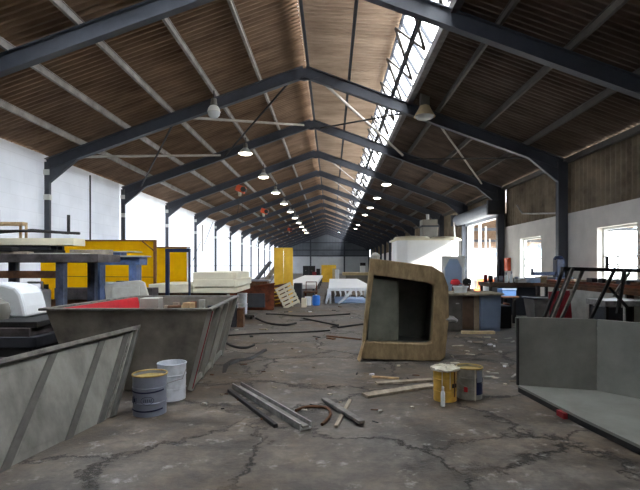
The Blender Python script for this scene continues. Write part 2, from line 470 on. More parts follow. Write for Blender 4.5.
# skylight strip with its bars
mb = MB()
a0, a1 = V((SX0, 0, SZ0 - .03)), V((SX1 + .02, 0, roof_z(SX1) + .02))
mb.b.faces.new(mb.verts([a0 + V((0, Y0, 0)), a0 + V((0, Y1, 0)), a1 + V((0, Y1, 0)), a1 + V((0, Y0, 0))]))
sky = struct(mb.build('window_1', M['skylight']))
ins = V((-.05, 0, -.05))
y = 5.0
for k in range(92):
    p, q = a0 + ins + V((0, y, 0)), a1 + ins + V((0, y, 0))
    MB().bar(p, q, .05, .05).build('glazing_bar', M['steel'], sky)
    i2 = ins * 2.2
    if k % 2 == 0: MB().bar(p + i2, q + i2 + V((0, .667, 0)), .05, .04).build('lattice_bar', M['purlin_dark'], sky)
    else: MB().bar(q + i2, p + i2 + V((0, .667, 0)), .05, .04).build('lattice_bar', M['purlin_dark'], sky)
    y += .667
MB().bar(a0 + ins + V((0, 5, 0)), a0 + ins + V((0, 66.5, 0)), .05, .05).build('rail', M['steel'], sky)
MB().bar(a0.lerp(a1, .5) + ins + V((0, 5, 0)), a0.lerp(a1, .5) + ins + V((0, 66.5, 0)), .04, .04).build('rail', M['steel'], sky)

# windows of the block wall
for i, (ya, yb) in enumerate((W1, W2)):
    x = XR + .12
    po = [(x, ya, WZ[0]), (x, yb, WZ[0]), (x, yb, WZ[1]), (x, ya, WZ[1])]
    t = .045
    pi_ = [(x, ya + t, WZ[0] + t), (x, yb - t, WZ[0] + t), (x, yb - t, WZ[1] - t), (x, ya + t, WZ[1] - t)]
    wn = struct(MB().ring(po, pi_, (.05, 0, 0)).build('window_%d' % (i + 2), M['frame']))
    ym = ya + (yb - ya) * .62
    MB().box((x, ym - .012, WZ[0]), (x + .04, ym + .012, WZ[0] + .62)).build('mullion', M['frame'], wn)
    MB().box((x, ya, WZ[0] + .42), (x + .04, yb, WZ[0] + .444)).build('transom', M['frame'], wn)
    MB().box((x, ya, WZ[0] + .62), (x + .04, yb, WZ[0] + .644)).build('transom', M['frame'], wn)
    MB().box((x + .02, ya + t, WZ[0] + t), (x + .024, yb - t, WZ[1] - t)).build('pane', M['glass'], wn)
    MB().box((XR - .04, ya - .05, WZ[0] - .05), (XR + .2, yb + .05, WZ[0])).build('sill', M['block'], wn)

# shutter door: jambs, drum, motor box, pull chain
dr = thing('door_1', 'grey roller shutter rolled up over the open doorway', 'door', (XR, 17, 0)); dr['kind'] = 'structure'
for y in (DY[0] + .06, DY[1] - .06):
    MB().box((XR - .05, y - .07, 0), (XR + .18, y + .07, DZ)).build('jamb', M['frame'], dr)
mb = MB(); mb.tube([(XR - .28, DY[0] - .1, 3.03), (XR - .28, DY[1] + .5, 3.03)], .22, 20)
MBd = mb.build('shutter_roll', M['shutter'], dr, smooth=True)
MB().box((XR - .12, DY[0], 2.74), (XR - .08, DY[1], 2.92)).build('shutter_curtain', M['shutter'], dr)
MB().box((XR - .55, DY[0] - .25, 2.80), (XR - .05, DY[0] - .1, 3.25)).build('end_bracket', M['char'], dr)
MB().box((XR - .55, DY[1] + .5, 2.80), (XR - .05, DY[1] + .62, 3.25)).build('end_bracket', M['char'], dr)
MB().tube([(XR - .5, DY[1] + .3, 2.95), (XR - .46, DY[1] + .2, 1.9), (XR - .44, DY[1] + .1, 1.1)], .035, 8).build('pull_chain', M['frame'], dr, smooth=True)
MB().box((XR - .05, DY[0], DZ - .1), (XR + .15, DY[1], DZ)).build('lintel', M['frame'], dr)

# portal frames
YF = [11 + 4 * k for k in range(-1, 15)]
fr = thing('portal_frame', 'slate steel portal frame, ' + ORD[0] + ' from the camera along the roof', 'roof frame', (XC, YF[0], 0), 'portal frames of the shed')
yl = YF[0]
hd = .13
xl, xr_ = XL + .13, XR - .12
def off(x): return raft_z(x) - hd * 1.06
MB().ibeam((XC, yl, off(XC)), (xl, yl, off(xl)), .14, .26).build('rafter', M['steel'], fr)
MB().ibeam((XC, yl, off(XC)), (xr_, yl, off(xr_)), .14, .26).build('rafter', M['steel'], fr)
MB().box((xl - .055, yl - .045, 0), (xl + .055, yl + .045, off(xl) + .05)).build('column', M['steel'], fr)
MB().box((xr_ - .11, yl - .07, 0), (xr_ + .11, yl + .07, off(xr_) + .05)).build('column', M['steel'], fr)
for x, s in ((xl + .055, 1), (xr_ - .11, -1)):
    zb = off(x) - .13
    MB().prism([(x, yl - .05, zb + .02), (x + s*.75, yl - .05, off(x + s*.75) - .10), (x, yl - .05, zb - .32)], (0, .10, 0)).build('haunch', M['steel'], fr)
MB().prism([(XC - .35, yl - .02, off(XC - .35)), (XC, yl - .02, off(XC) - .22), (XC + .35, yl - .02, off(XC + .35)), (XC, yl - .02, off(XC) + .08)], (0, .04, 0)).build('ridge_plate', M['steel'], fr)
for z in (3.30, 2.72):
    MB().box((xl - .07, yl - .065, z), (xl + .075, yl + .06, z + .13)).build('bracket', M['frame'], fr, bevel=.01)
for k in range(1, 16):
    copy_tree(fr, (XC, YF[k], 0), 'slate steel portal frame, ' + ORD[k] + ' from the camera along the roof')

# purlins, one continuous run each
def purlin(x, label, m='purlin'):
    z = raft_z(x)
    s = 1 if x > XC else -1
    mb = MB()
    mb.box((x - .026, Y0, z), (x + .026, Y1 - .1, z + .012)).box((x - .006, Y0, z), (x + .006, Y1 - .1, z + .13)).box((x - .026, Y0, z + .118), (x + .026, Y1 - .1, z + .13))
    tag(mb.build('roof_purlin', M[m], base=(x, 7, z)), label, 'purlin', 'roof purlins')
for i, u in enumerate((5.2, 4.16, 3.12, 2.06, 1.04)):
    purlin(XC - u, 'galvanised purlin on the slope above the white wall, %s up from the eave' % ORD[i])
for i, u in enumerate((5.2, 4.16, 3.12)):
    purlin(XC + u, 'dark painted purlin on the slope above the brown cladding, %s up from the eave' % ORD[i], 'purlin_dark')
for i, (u, l) in enumerate(((2.06, 'under the lattice of the skylight strip'), (1.04, 'halfway between the ridge and the skylight'), (.08, 'along the ridge of the roof'))):
    purlin(XC + u, 'dark painted purlin ' + l, 'steel')

# wind bracing under the slopes
def brace(x0, y0, x1, y1, r, m, label, dz=0):
    p, q = V((x0, y0 + .078, raft_z(x0) - .13 - dz)), V((x1, y1 - .078, raft_z(x1) - .13 - dz))
    tag(MB().tube([p, q], r, 8).build('bracing_rod', m, base=p, smooth=True), label, 'bracing rod', 'roof bracing rods')
a = XC
brace(a - 5.5, 11, a - 2.9, 15, .035, M['rod'], 'pale bracing tube running from the first long rafter near the white wall to the second')
brace(a - 2.9, 11, a - .25, 15, .035, M['rod'], 'pale bracing tube passing behind the unlit globe lamp')
brace(a - .35, 11, a - 2.75, 15, .026, M['darkrod'], 'dark bracing rod crossing the pale tube below the ridge', .075)
brace(a - 3.1, 11, a - 5.4, 15, .026, M['darkrod'], 'dark bracing rod near the white wall eave', .075)
brace(a + .3, 11, a + 2.9, 15, .035, M['rod'], 'pale bracing tube sloping from the ridge toward the skylight')
brace(a + 2.4, 11, a + .3, 15, .024, M['darkrod'], 'dark bracing rod crossing the tube beside the skylight', .075)
brace(a + 3.1, 11, a + 5.4, 15, .026, M['rod'], 'thin pale bracing tube under the dark slope beyond the cowled lamp')
brace(a + 5.4, 11, a + 3.1, 15, .02, M['darkrod'], 'thin dark bracing rod under the dark slope', .06)
for k in range(2, 7):
    y = 11 + 4 * k
    brace(a + .4, y, a + 2.3, y + 4, .022, M['rod'], 'thin bracing tube by the skylight strip in the %s bay of the roof' % ORD[k])

# high bay lamps
def lamp(loc, on, label, cowl=False):
    x, y, z = loc
    t = thing('high_bay_lamp', label, 'lamp', loc, 'high bay lamps')
    ztop = raft_z(x) - .02 if cowl or True else z
    MB().tube([(x, y, z + .26), (x, y, ztop + .02)], .014, 6).build('hanger', M['chain'], t)
    if cowl:
        MB().box((x - .10, y - .10, z + .18), (x + .10, y + .10, z + .52)).build('housing', M['lampmetal'], t, bevel=.01)
    else:
        MB().lathe([(0, z + .30), (.06, z + .29), (.075, z + .16), (.05, z + .12)], (x, y, 0), 16).build('housing', M['lampmetal'], t, smooth=True)
    rp = [(.05, z + .16), (.09, z + .13), (.16, z + .06), (.21, z - .02), (.215, z - .03), (.205, z - .02), (.15, z + .05), (.06, z + .11)]
    if cowl: rp = [(.07, z + .22), (.11, z + .18), (.17, z + .06), (.235, z - .05), (.245, z - .06), (.225, z - .05), (.15, z + .07), (.06, z + .18)]
    if not on and not cowl: rp = [(.05, z + .14), (.09, z + .12), (.125, z + .07), (.145, z), (.15, z - .01), (.14, z - .02), (.08, z + .08), (.05, z + .10)]
    MB().lathe(rp, (x, y, 0), 24).build('reflector', M['lampwhite'] if not cowl else M['tan'], t, smooth=True)
    lp = [(.198, z - .02), (.16, z - .05), (.08, z - .07), (0, z - .075)]
    if cowl: lp = [(.22, z - .05), (.18, z - .10), (.09, z - .13), (0, z - .135)]
    elif not on: lp = [(.142, z - .015), (.13, z - .08), (.09, z - .13), (.04, z - .15), (0, z - .155)]
    MB().lathe(lp, (x, y, 0), 24).build('lens', M['lampon'] if on else M['lampoff'], t, smooth=True)
    return t
lamp((-2.64, 10.6, 4.66), False, 'unlit white globe lamp hanging by the first long rafter')
on = lamp((-2.64, 14.5, 4.66), True, 'lit lamp in the row above the white wall side, %s along' % ORD[0])
for k in range(1, 10):
    copy_tree(on, (-2.64, 14.5 + 4 * k - .1, 4.66), 'lit lamp in the row above the white wall side, %s along' % ORD[k])
lamp((2.12, 10.65, 4.62), False, 'unlit cowled lamp with a grey housing by the skylight', True)
for i, k in enumerate((2, 3, 4, 5, 7, 8)):
    copy_tree(on, (2.34, 11 + 4 * k + .85, 4.62), 'lit lamp in the row beside the skylight, %s along' % ORD[i])

# chain hoists
def hoist(x, y, z, label):
    t = thing('chain_hoist', label, 'hoist', (x, y, z), 'red chain hoists')
    MB().tube([(x, y, z + .15), (x, y, raft_z(x) + .006)], .012, 6).build('suspension_chain', M['chain'], t)
    MB().cbox((x, y, z), (.40, .24, .27), 0, 0, .35).build('hoist_body', M['hoistred'], t, bevel=.03)
    MB().tube([(x + .12, y - .16, z - .03), (x + .12, y + .17, z - .03)], .11, 14).build('chain_wheel', M['chain'], t, smooth=True)
    MB().lathe([(0, z - .30), (.06, z - .29), (.08, z - .14), (.06, z - .08)], (x - .04, y, 0), 12).build('chain_bag', M['resin'], t, smooth=True)
    MB().tube([(x, y, z - .15), (x - .12, y, z - .9), (x - .45, y, z - 1.9)], .012, 6).build('load_chain', M['chain'], t)
    MB().tube([(x + .05, y, z - .15), (x + .06, y, z - 1.4)], .01, 6).build('hand_chain', M['chain'], t)
    MB().tube([(x - .45, y, z - 1.9), (x - .40, y, z - 2.0), (x - .47, y, z - 2.05), (x - .53, y, z - 1.98)], .02, 6).build('hook', M['chain'], t, smooth=True)
hoist(-3.74, 19.5, 4.35, 'red chain hoist hanging from the roof above the cream slabs')
hoist(-3.74, 26.4, 4.22, 'red chain hoist hanging second along, above the rusty bin')
hoist(-3.74, 42.6, 4.4, 'small red chain hoist hanging deep in the shed, third along')

# wall conduits
tag(MB().tube([(XR - .05, 11.3, 3.45), (XR - .05, 11.3, 2.45), (XR - .03, 11.3, 2.3)], .025, 8).build('conduit', M['purlin'], base=(XR, 11.3, 2.4), smooth=True), 'pale vertical conduit on the cladding beside the dark column', 'conduit')
tag(MB().tube([(XR + .055, 11.4, 2.46), (XR + .055, 13.0, 2.62), (XR + .055, 13.7, 2.70), (XR + .055, 14.1, 3.0)], .022, 8).build('conduit', M['purlin'], base=(XR, 13, 2.6), smooth=True), 'bent pipe running along the cladding toward the shutter', 'conduit')
tag(MB().tube([(XL + .05, 13.1, 3.7), (XL + .05, 13.1, 1.4)], .02, 6).build('conduit', M['char'], base=(XL, 13.1, 1.4)), 'thin dark conduit down the white wall behind the yellow board', 'conduit')
tag(MB().tube([(XL + .06, 24.5, 3.3), (XL + .06, 24.5, 1.9)], .04, 6).build('conduit', M['rod'], base=(XL, 24.5, 1.9)), 'short grey pipe hanging down the white wall beyond the cream slabs', 'conduit')
tag(MB().tube([(XL + .022, 18, 1.15), (XL + .022, 60, 1.15)], .018, 6).build('rail', M['char'], base=(XL, 18, 1.15)), 'thin dark rail running along the white wall at waist height', 'rail')

# ------------------------------------------------------------------ outside the shutter door
t = thing('canopy', 'brown roofed canopy on white posts out in the yard', 'canopy', (10, 30, -.21))
MB().corr((6.6, 22, 4.1), (1, 0, 0), (0, 30, -1.0), (0, 0, 1), 14, .25, .03).build('canopy_roof', M['roof'], t)
for x, y in ((7.6, 24), (10.2, 31), (13.5, 40), (7.2, 36), (17, 50)):
    MB().box((x - .06, y - .06, -.21), (x + .06, y + .06, 4.05 - (y - 22) / 30)).build('post', M['frame'], t)
for y in (24, 31, 40): MB().box((6.6, y - .05, 3.75 - (y - 22) / 30), (20.4, y + .05, 3.95 - (y - 22) / 30)).build('beam', M['steel'], t)
t = thing('outbuilding', 'pale building with a band of windows across the yard', 'building', (14, 54, -.21))
MB().box((7, 54, -.21), (30, 56, 2.2)).build('wall', M['whitemat'], t)
for k in range(9):
    MB().box((7.4 + k * 2.2, 53.96, 2.2), (9.4 + k * 2.2, 54.1, 3.1)).build('window', M['bluepaint'], t)
MB().box((7, 53.9, 3.1), (30, 56, 3.6)).build('roof_beam', M['char'], t)
for i, (x, y, z) in enumerate(((6.05, 19.8, -.21), (6.75, 19.9, -.21), (6.3, 19.9, .21))):
    t = tag(MB().ring([(x, y, z), (x + .6, y, z), (x + .6, y + .4, z), (x, y + .4, z)], [(x + .03, y + .03, z), (x + .57, y + .03, z), (x + .57, y + .37, z), (x + .03, y + .37, z)], (0, 0, .40)).box((x + .01, y + .01, z), (x + .59, y + .39, z + .02)).build('crate', M['orange'], base=(x, y, z)),
        ('orange crate on the ground just outside the doorway', 'orange crate standing second out from the doorway', 'orange crate on top of the other two')[i], 'crate', 'orange crates')

# ------------------------------------------------------------------ buckets in front
def pail(name, label, x, y, r, h, body, rimm, cat='bucket', inside=None, group=None):
    t = thing(name, label, cat, (x, y, 0), group)
    MB().lathe([(0, .004), (r*.95, .004), (r*.955, h*.30), (r*.985, h*.31), (r*.985, h*.33), (r*.96, h*.34), (r*.97, h*.66), (r, h*.67), (r, h*.69), (r*.975, h*.70), (r*.98, h*.97), (r*.945, h*.97), (r*.93, .02), (0, .02)], n=36).build('body', body, t, world=False, smooth=True)
    MB().lathe([(r*.975, h*.955), (r*1.03, h*.96), (r*1.04, h*.985), (r*1.0, h), (r*.95, h*.99), (r*.945, h*.955)], n=36).build('rim', rimm, t, world=False, smooth=True)
    if inside:
        MB().lathe([(0, h*.9), (r*.945, h*.9), (r*.945, h*.905), (0, h*.915)], n=36).build('contents', inside, t, world=False, smooth=True)
    return t
def arc_patch(r, z0, z1, a0, a1, n=10, skew=0, t=.0015):
    mb = MB(); prev = None
    for k in range(n + 1):
        f = k / n; a_ = a0 + (a1 - a0) * f
        P = lambda rr, z: (rr * math.cos(a_), rr * math.sin(a_), z + skew * math.sin(f * math.pi))
        cur = mb.verts([P(r, z0), P(r, z1), P(r + t, z1), P(r + t, z0)])
        if prev:
            for i in range(4): mb.face([prev[i], cur[i], cur[(i+1)%4], prev[(i+1)%4]])
        else: mb.face(cur)
        prev = cur
    mb.face(prev)
    return mb
FR = -math.pi / 2
p = pail('paint_pail', 'blue grey metal pail with two navy bands and an amber rim', -1.468, 3.81, .134, .329, M['tin'], M['gold'], inside=M['gold'])
arc_patch(.1345, .200, .212, FR - 1.25, FR + 1.25, 16, -.010).build('band', M['ink'], p, world=False)
arc_patch(.1345, .052, .064, FR - 1.0, FR + 1.15, 16, -.008).build('band', M['ink'], p, world=False)
mb = MB()   # worn oval badge with a squiggle
pts = [(.1352 * math.cos(FR + .22 + .36 * math.cos(q)), .1352 * math.sin(FR + .22 + .36 * math.cos(q)), .135 + .03 * math.sin(q)) for q in [2*math.pi*k/24 for k in range(25)]]
mb.tube(pts, .0022, 5, False); mb.build('badge', M['ink'], p, world=False)
mb = MB()
for k, (a_, z0, z1) in enumerate(((-.85, .11, .16), (-.7, .105, .165), (-.62, .12, .15), (-.5, .11, .155), (.02, .122, .148), (.12, .122, .148), (.22, .122, .148), (.33, .124, .146), (.42, .122, .148))):
    q = FR + a_; mb.tube([(.1355*math.cos(q), .1355*math.sin(q), z0), (.1355*math.cos(q + .03), .1355*math.sin(q + .03), z1)], .003, 5)
mb.build('lettering', M['ink'], p, world=False)
p = pail('paint_pail', 'white scuffed metal pail standing behind the banded one', -1.428, 4.22, .125, .329, M['tinwhite'], M['tinwhite'])
mb = MB(); mb.tube([(-.128, 0, .27), (-.12, -.08, .20), (0, -.135, .17), (.12, -.08, .20), (.128, 0, .27)], .003, 6).build('handle', M['metal'], p, world=False, smooth=True)
p = pail('resin_pail', 'yellow pail crusted with a pale resin lid, standing near the fibreglass mould', 1.014, 4.18, .105, .29, M['pailyellow'], M['resin'])
mb = MB(); n = 36; rnd = random.Random(3)
prof = [(.0, .300), (.06, .305), (.10, .300), (.128, .292), (.128, .276), (.105, .27)]
mb.lathe(prof, n=n)
for v in mb.b.verts: v.co.x *= 1 + rnd.uniform(-.05, .05); v.co.z += rnd.uniform(-.008, .008)
mb.build('crusted_lid', M['resin'], p, world=False, smooth=True)
for a_, z0, wd in ((-.5, .08, .07), (.15, .12, .06), (.55, .05, .12), (.8, .16, .05)):
    arc_patch(.106, z0, .275, FR + a_, FR + a_ + wd, 4).build('drip', M['resin'] if wd < .1 else M['brownwood'], p, world=False)
arc_patch(.106, .13, .165, FR + .35, FR + .85, 6).build('label_print', M['black'], p, world=False)
p = pail('resin_pail', 'grey pail with a white drip, navy patch and red spot beside the yellow one', 1.254, 4.26, .117, .285, M['pailgrey'], M['gold'], inside=M['gold'])
arc_patch(.1175, .0, .275, FR + .10, FR + .2, 5).build('drip', M['resin'], p, world=False)
arc_patch(.1178, .05, .2, FR + .25, FR + .95, 10).build('navy_patch', M['ink'], p, world=False)
arc_patch(.1182, .16, .26, FR + .30, FR + .85, 10).build('pale_patch', M['tin'], p, world=False)
arc_patch(.1178, .075, .12, FR - .68, FR - .40, 8).build('red_spot', M['red'], p, world=False)
mb = MB(); mb.tube([(-.12, 0, .25), (-.10, -.075, .14), (-.02, -.125, .10), (.1, -.08, .16), (.12, 0, .25)], .003, 6).build('handle', M['metal'], p, world=False, smooth=True)
t = thing('bottle', 'small white bottle standing in front of the yellow pail', 'bottle', (.95, 3.99, 0))
MB().lathe([(0, .002), (.017, .002), (.018, .01), (.018, .115), (.012, .13), (.009, .14), (0, .14)], n=20).build('body', M['white'], t, world=False, smooth=True)
MB().lathe([(.011, .135), (.011, .165), (.007, .168), (0, .168)], n=16).build('cap', M['frame'], t, world=False, smooth=True)

# ------------------------------------------------------------------ big fibreglass mould on its side
t = thing('fibreglass_mould', 'brown hollow fibreglass mould standing on its side in the middle of the floor', 'mould', (.95, 6.0, 0))
yo = 5.84
def XZ(l, y): return [V((x, y, z)) for x, z in l]
outer = [(.375, .03), (.9, .015), (1.36, .0), (1.42, .05), (1.47, .55), (1.46, .93), (1.40, 1.10), (1.26, 1.185), (1.05, 1.215), (.49, 1.285), (.43, .65)]
inner = [(.435, .245), (.9, .225), (1.20, .215), (1.255, .235), (1.275, .55), (1.285, .90), (1.28, .955), (1.22, .975), (1.05, 1.0), (.535, 1.075), (.48, .65)]
MB().ring(XZ(outer, yo), XZ(inner, yo), (0, .15, 0)).build('rim', M['fibre'], t, bevel=.012)
back = [(.93, .21), (1.1, .20), (1.24, .195), (1.30, .22), (1.34, .55), (1.35, .90), (1.33, .97), (1.27, .985), (1.15, 1.0), (.95, 1.03), (.94, .65)]
back = [(x, z) for x, z in back]
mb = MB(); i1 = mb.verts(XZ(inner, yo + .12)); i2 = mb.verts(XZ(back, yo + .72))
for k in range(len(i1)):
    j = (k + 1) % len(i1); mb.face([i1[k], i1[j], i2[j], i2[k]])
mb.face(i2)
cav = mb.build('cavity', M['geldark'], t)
plan = [(.46, yo + .07), (.85, yo + .15), (.87, yo + .19), (.87, yo + .66), (.80, yo + .66)]
zb, zt = .235, 1.045
mb = MB(); mb.hexa([V((x, y, zb)) for x, y in plan], [V((x + (.05 if k == 0 else .0), y, zt - .10 * (x - .46))) for k, (x, y) in enumerate(plan)])
mb.build('inner_plate', M['gel'], t, bevel=.012)
ob = [(.55, .02), (.9, .01), (1.34, .005), (1.40, .05), (1.43, .55), (1.42, .9), (1.37, 1.05), (1.24, 1.12), (1.05, 1.15), (.62, 1.20), (.58, .65)]
mb = MB(); i0 = mb.verts(XZ([(x + (.95 - x) * .03, z * .985 + .005) for x, z in outer], yo + .14)); i3 = mb.verts(XZ(ob, yo + .8))
for k in range(len(i0)):
    j = (k + 1) % len(i0); mb.face([i0[k], i0[j], i3[j], i3[k]])
mb.face(i3)
mb.build('shell', M['fibre'], t)
MB().tube([(1.42, yo + .05, .52), (1.52, yo + .02, .53), (1.57, yo, .50)], [.05, .035, .02], 10).build('lug', M['metal'], t, smooth=True)
MB().prism([(.36, yo - .02, .0), (.33, yo + .02, .02), (.40, yo + .02, .26), (.42, yo - .02, .25)], (0, .05, 0)).build('brace', M['wood'], t)
o = MB(); o.lathe([(0, 0), (.05, 0), (.06, .05), (.03, .085), (0, .09)], (.56, 5.92, 1.268), 10)
tag(o.build('rag', M['pale'], base=(.56, 5.92, 1.268), smooth=True), 'small white crumpled rag on top of the fibreglass mould', 'rag')

# ------------------------------------------------------------------ corner panels, low by the frame edge
t = thing('corner_mould', 'pale grey moulded corner of two upright panels on a flat base', 'mould', (2.1, 4.2, 0))
A, B_, C_ = V((1.767, 4.44, 0)), V((2.405, 4.25, 0)), V((3.05, 3.42, 0))
up = V((0, 0, .709))
def wallslab(p, q, th, z0, z1, name, parent, m):
    d = (q - p).normalized(); nb = V((-d.y, d.x, 0)) * th
    return MB().hexa([p + V((0,0,z0)), q + V((0,0,z0)), q + nb + V((0,0,z0)), p + nb + V((0,0,z0))], [p + V((0,0,z1)), q + V((0,0,z1)), q + nb + V((0,0,z1)), p + nb + V((0,0,z1))]).build(name, m, parent, bevel=.004)
wallslab(A, B_, .03, .05, .709, 'back_panel', t, M['paleg'])
wallslab(B_, C_, .03, .05, .709, 'side_panel', t, M['paleg'])
fl = [A, V((1.86, 3.50, 0)), V((2.0, 2.6, 0)), V((3.0, 2.5, 0)), C_, B_]
MB().prism([p + V((0, 0, .045)) for p in fl[::-1]], (0, 0, .02)).build('base_panel', M['paleg'], t)
mb = MB()
for p, q in zip(fl[:2], fl[1:3]): mb.bar(p + V((.02, 0, .024)), q + V((.02, 0, .024)), .04, .042)
mb.build('dark_edge', M['black'], t)
MB().bar(A + V((-.008, -.01, .07)), A + V((-.008, -.01, .70)), .016, .03).build('dark_edge', M['black'], t)
MB().bar(V((1.835, 3.66, .022)), V((1.828, 3.76, .022)), .05, .044).build('red_edge', M['redline'], t)
for k in range(4): MB().box((2.2 + .2*k, 2.7 + .15*k, 0), (2.3 + .2*k, 2.8 + .15*k, .046)).build('foot', M['black'], t)

# ------------------------------------------------------------------ ribbed panel leaning on the tub
A, B_, C_ = V((-1.73, 3.71, .005)), V((-1.80, 4.36, .632)), V((-2.07, 2.94, .605))
eu = (C_ - B_); ev = (B_ - A); en = eu.cross(ev).normalized()
if en.y > 0: en = -en
t = thing('ribbed_panel', 'dark grey ribbed moulded panel leaning against the big grey tub', 'panel', A)
def ps(u0, u1, v0, v1, n0, n1, name, m, du=0):
    q = [(u0, v0), (u1, v0), (u1, v1), (u0, v1)]
    return MB().hexa([A + eu*u + ev*v + en*n0 for u, v in q], [A + eu*(u + du) + ev*v + en*n1 for u, v in q]).build(name, m, t, bevel=.004)
ps(0, 1.35, 0, 1, -.03, 0, 'sheet', M['ribgrey'])
ps(-.005, 1.35, .955, 1.01, -.04, .035, 'rim', M['rim'])
ps(-.01, .02, 0, 1, -.05, .035, 'rim', M['ribdark'])
ps(.045, .06, 0.02, .955, 0, .02, 'rib', M['rim'])
for u in (.075, .30, .66, 1.0): ps(u, u + .05, .0, .93, 0, .018, 'rib', M['ribdark'])
for u0, u1 in ((.16, .28), (.40, .64), (.76, .98)): ps(u0, u1, .08, .86, 0, .006, 'field', M['ribgrey'])

# ------------------------------------------------------------------ big tub
t = thing('tub', 'big grey open tub with a red lined inside and ribbed flank', 'tub', (-1.9, 5.3, 0))
ZT = .78
bo = [V((-2.42, 4.46, .02)), V((-1.345, 4.42, .02)), V((-1.46, 6.15, .02)), V((-2.38, 6.1, .02))]
to = [V((-2.67, 4.40, ZT)), V((-1.15, 4.40, ZT)), V((-1.27, 6.2, ZT)), V((-2.58, 6.2, ZT))]
ctr = V((-1.93, 5.3, 0))
def inset(l, s, dz=0): return [V((p.x + (s if p.x < ctr.x else -s), p.y + (s if p.y < ctr.y else -s), p.z + dz)) for p in l]
bi, ti = inset(bo, .035, .04), inset(to, .035, 0)
mb = MB(); vb, vt, vi, vbi = mb.verts(bo), mb.verts(to), mb.verts(ti), mb.verts(bi)
mb.face(vb[::-1]); mb.face(vbi)
for k in range(4):
    j = (k + 1) % 4
    mb.face([vb[k], vb[j], vt[j], vt[k]]); mb.face([vt[k], vt[j], vi[j], vi[k]]); mb.face([vi[k], vi[j], vbi[j], vbi[k]])
mb.build('shell', M['conc'], t)
ln = [bi[0] + V((.006, .01, .02)), bi[3] + V((.006, -.01, .02)), ti[3] + V((.006, -.01, 0)), ti[0] + V((.006, .01, 0))]
MB().prism(ln, (.008, 0, 0)).build('red_liner', M['red'], t)
mb = MB().ring([p + V((0,0,-.005)) for p in inset(to, -.045)], [p + V((0,0,-.005)) for p in inset(to, .005)], (0, 0, .022)); mb.build('rim', M['rim'], t, bevel=.004)
for f, m_ in ((.0, 'ribgrey'), (.26, 'ribgrey'), (.55, 'ribgrey'), (.97, 'ribgrey')):
    p0 = bo[1].lerp(bo[2], f); p1 = to[1].lerp(to[2], f)
    MB().bar(p0 + V((.02, .02, .0)), p1 + V((.02, .02, -.01)), .05, .05, (0, 1, 0)).build('rib', M[m_], t, bevel=.006)
MB().bar(bo[1] + V((.045, -.006, .02)), to[1] + V((.045, -.006, -.01)), .008, .008).build('red_edge', M['redline'], t)
MB().bar(bo[1] + V((.02, .02, .05)), bo[2] + V((.02, 0, .05)), .05, .05).build('bottom_rail', M['ribgrey'], t)

# things standing in the tub
def box(name, label, cat, lo, hi, m, bevel=.006, group=None, rz=0, rx=0, ry=0):
    c = V([(a + b) / 2 for a, b in zip(lo, hi)]); s = [b - a for a, b in zip(lo, hi)]
    o = MB().cbox((0, 0, s[2] / 2), s).build(name, m, bevel=bevel)
    o.location = (c.x, c.y, lo[2]); o.rotation_euler = (rx, ry, rz)
    return tag(o, label, cat, group)
box('foam_block', 'off-white block standing in the tub beside the red lining', 'block', (-2.30, 5.62, .07), (-2.08, 5.85, .80), M['pale'], rz=.1)
box('timber_offcut', 'brown timber offcut standing in the tub next to the white block', 'offcut', (-2.02, 5.75, .07), (-1.86, 5.9, .70), M['brownwood'], rz=.3)
box('timber_offcut', 'pale timber offcut standing upright in the tub toward its ribbed side', 'offcut', (-1.80, 5.72, .07), (-1.70, 5.86, .74), M['wood'], rz=-.2)
box('cardboard_carton', 'small tan carton in the tub by its ribbed side', 'carton', (-1.66, 5.5, .07), (-1.50, 5.8, .66), M['tan'], rz=.05)

# ------------------------------------------------------------------ benches behind the tub
t = thing('workbench', 'tall dark steel workbench loaded with planks and pipes', 'workbench', (-4.5, 6.8, 0))
MB().box((-5.9, 6.4, 1.235), (-3.17, 7.08, 1.35)).build('top', M['darksteel'], t, bevel=.006)
for x, y in ((-3.71, 6.47), (-4.66, 6.47), (-3.55, 7.0), (-4.72, 7.0), (-5.8, 6.47)):
    MB().box((x - .055, y - .05, 0), (x + .055, y + .05, 1.24)).build('leg', M['slate'], t, bevel=.005)
MB().box((-4.66, 6.44, 1.02), (-3.66, 6.5, 1.12)).build('rail', M['brownwood'], t)
MB().box((-5.8, 6.44, .45), (-3.66, 6.5, .52)).build('rail', M['darksteel'], t)
t = thing('workbench', 'smaller blue steel workbench in front of the yellow boards', 'workbench', (-3.3, 7.5, 0))
MB().box((-3.78, 7.2, 1.325), (-2.90, 7.58, 1.345)).build('top', M['pale'], t)
MB().box((-3.75, 7.24, 1.20), (-2.95, 7.55, 1.325)).build('apron', M['blue'], t, bevel=.005)
for x, y in ((-3.62, 7.3), (-3.06, 7.3), (-3.68, 7.49), (-3.10, 7.49)):
    MB().box((x - .06, y - .055, 0), (x + .06, y + .055, 1.22)).build('leg', M['blue'], t, bevel=.005)

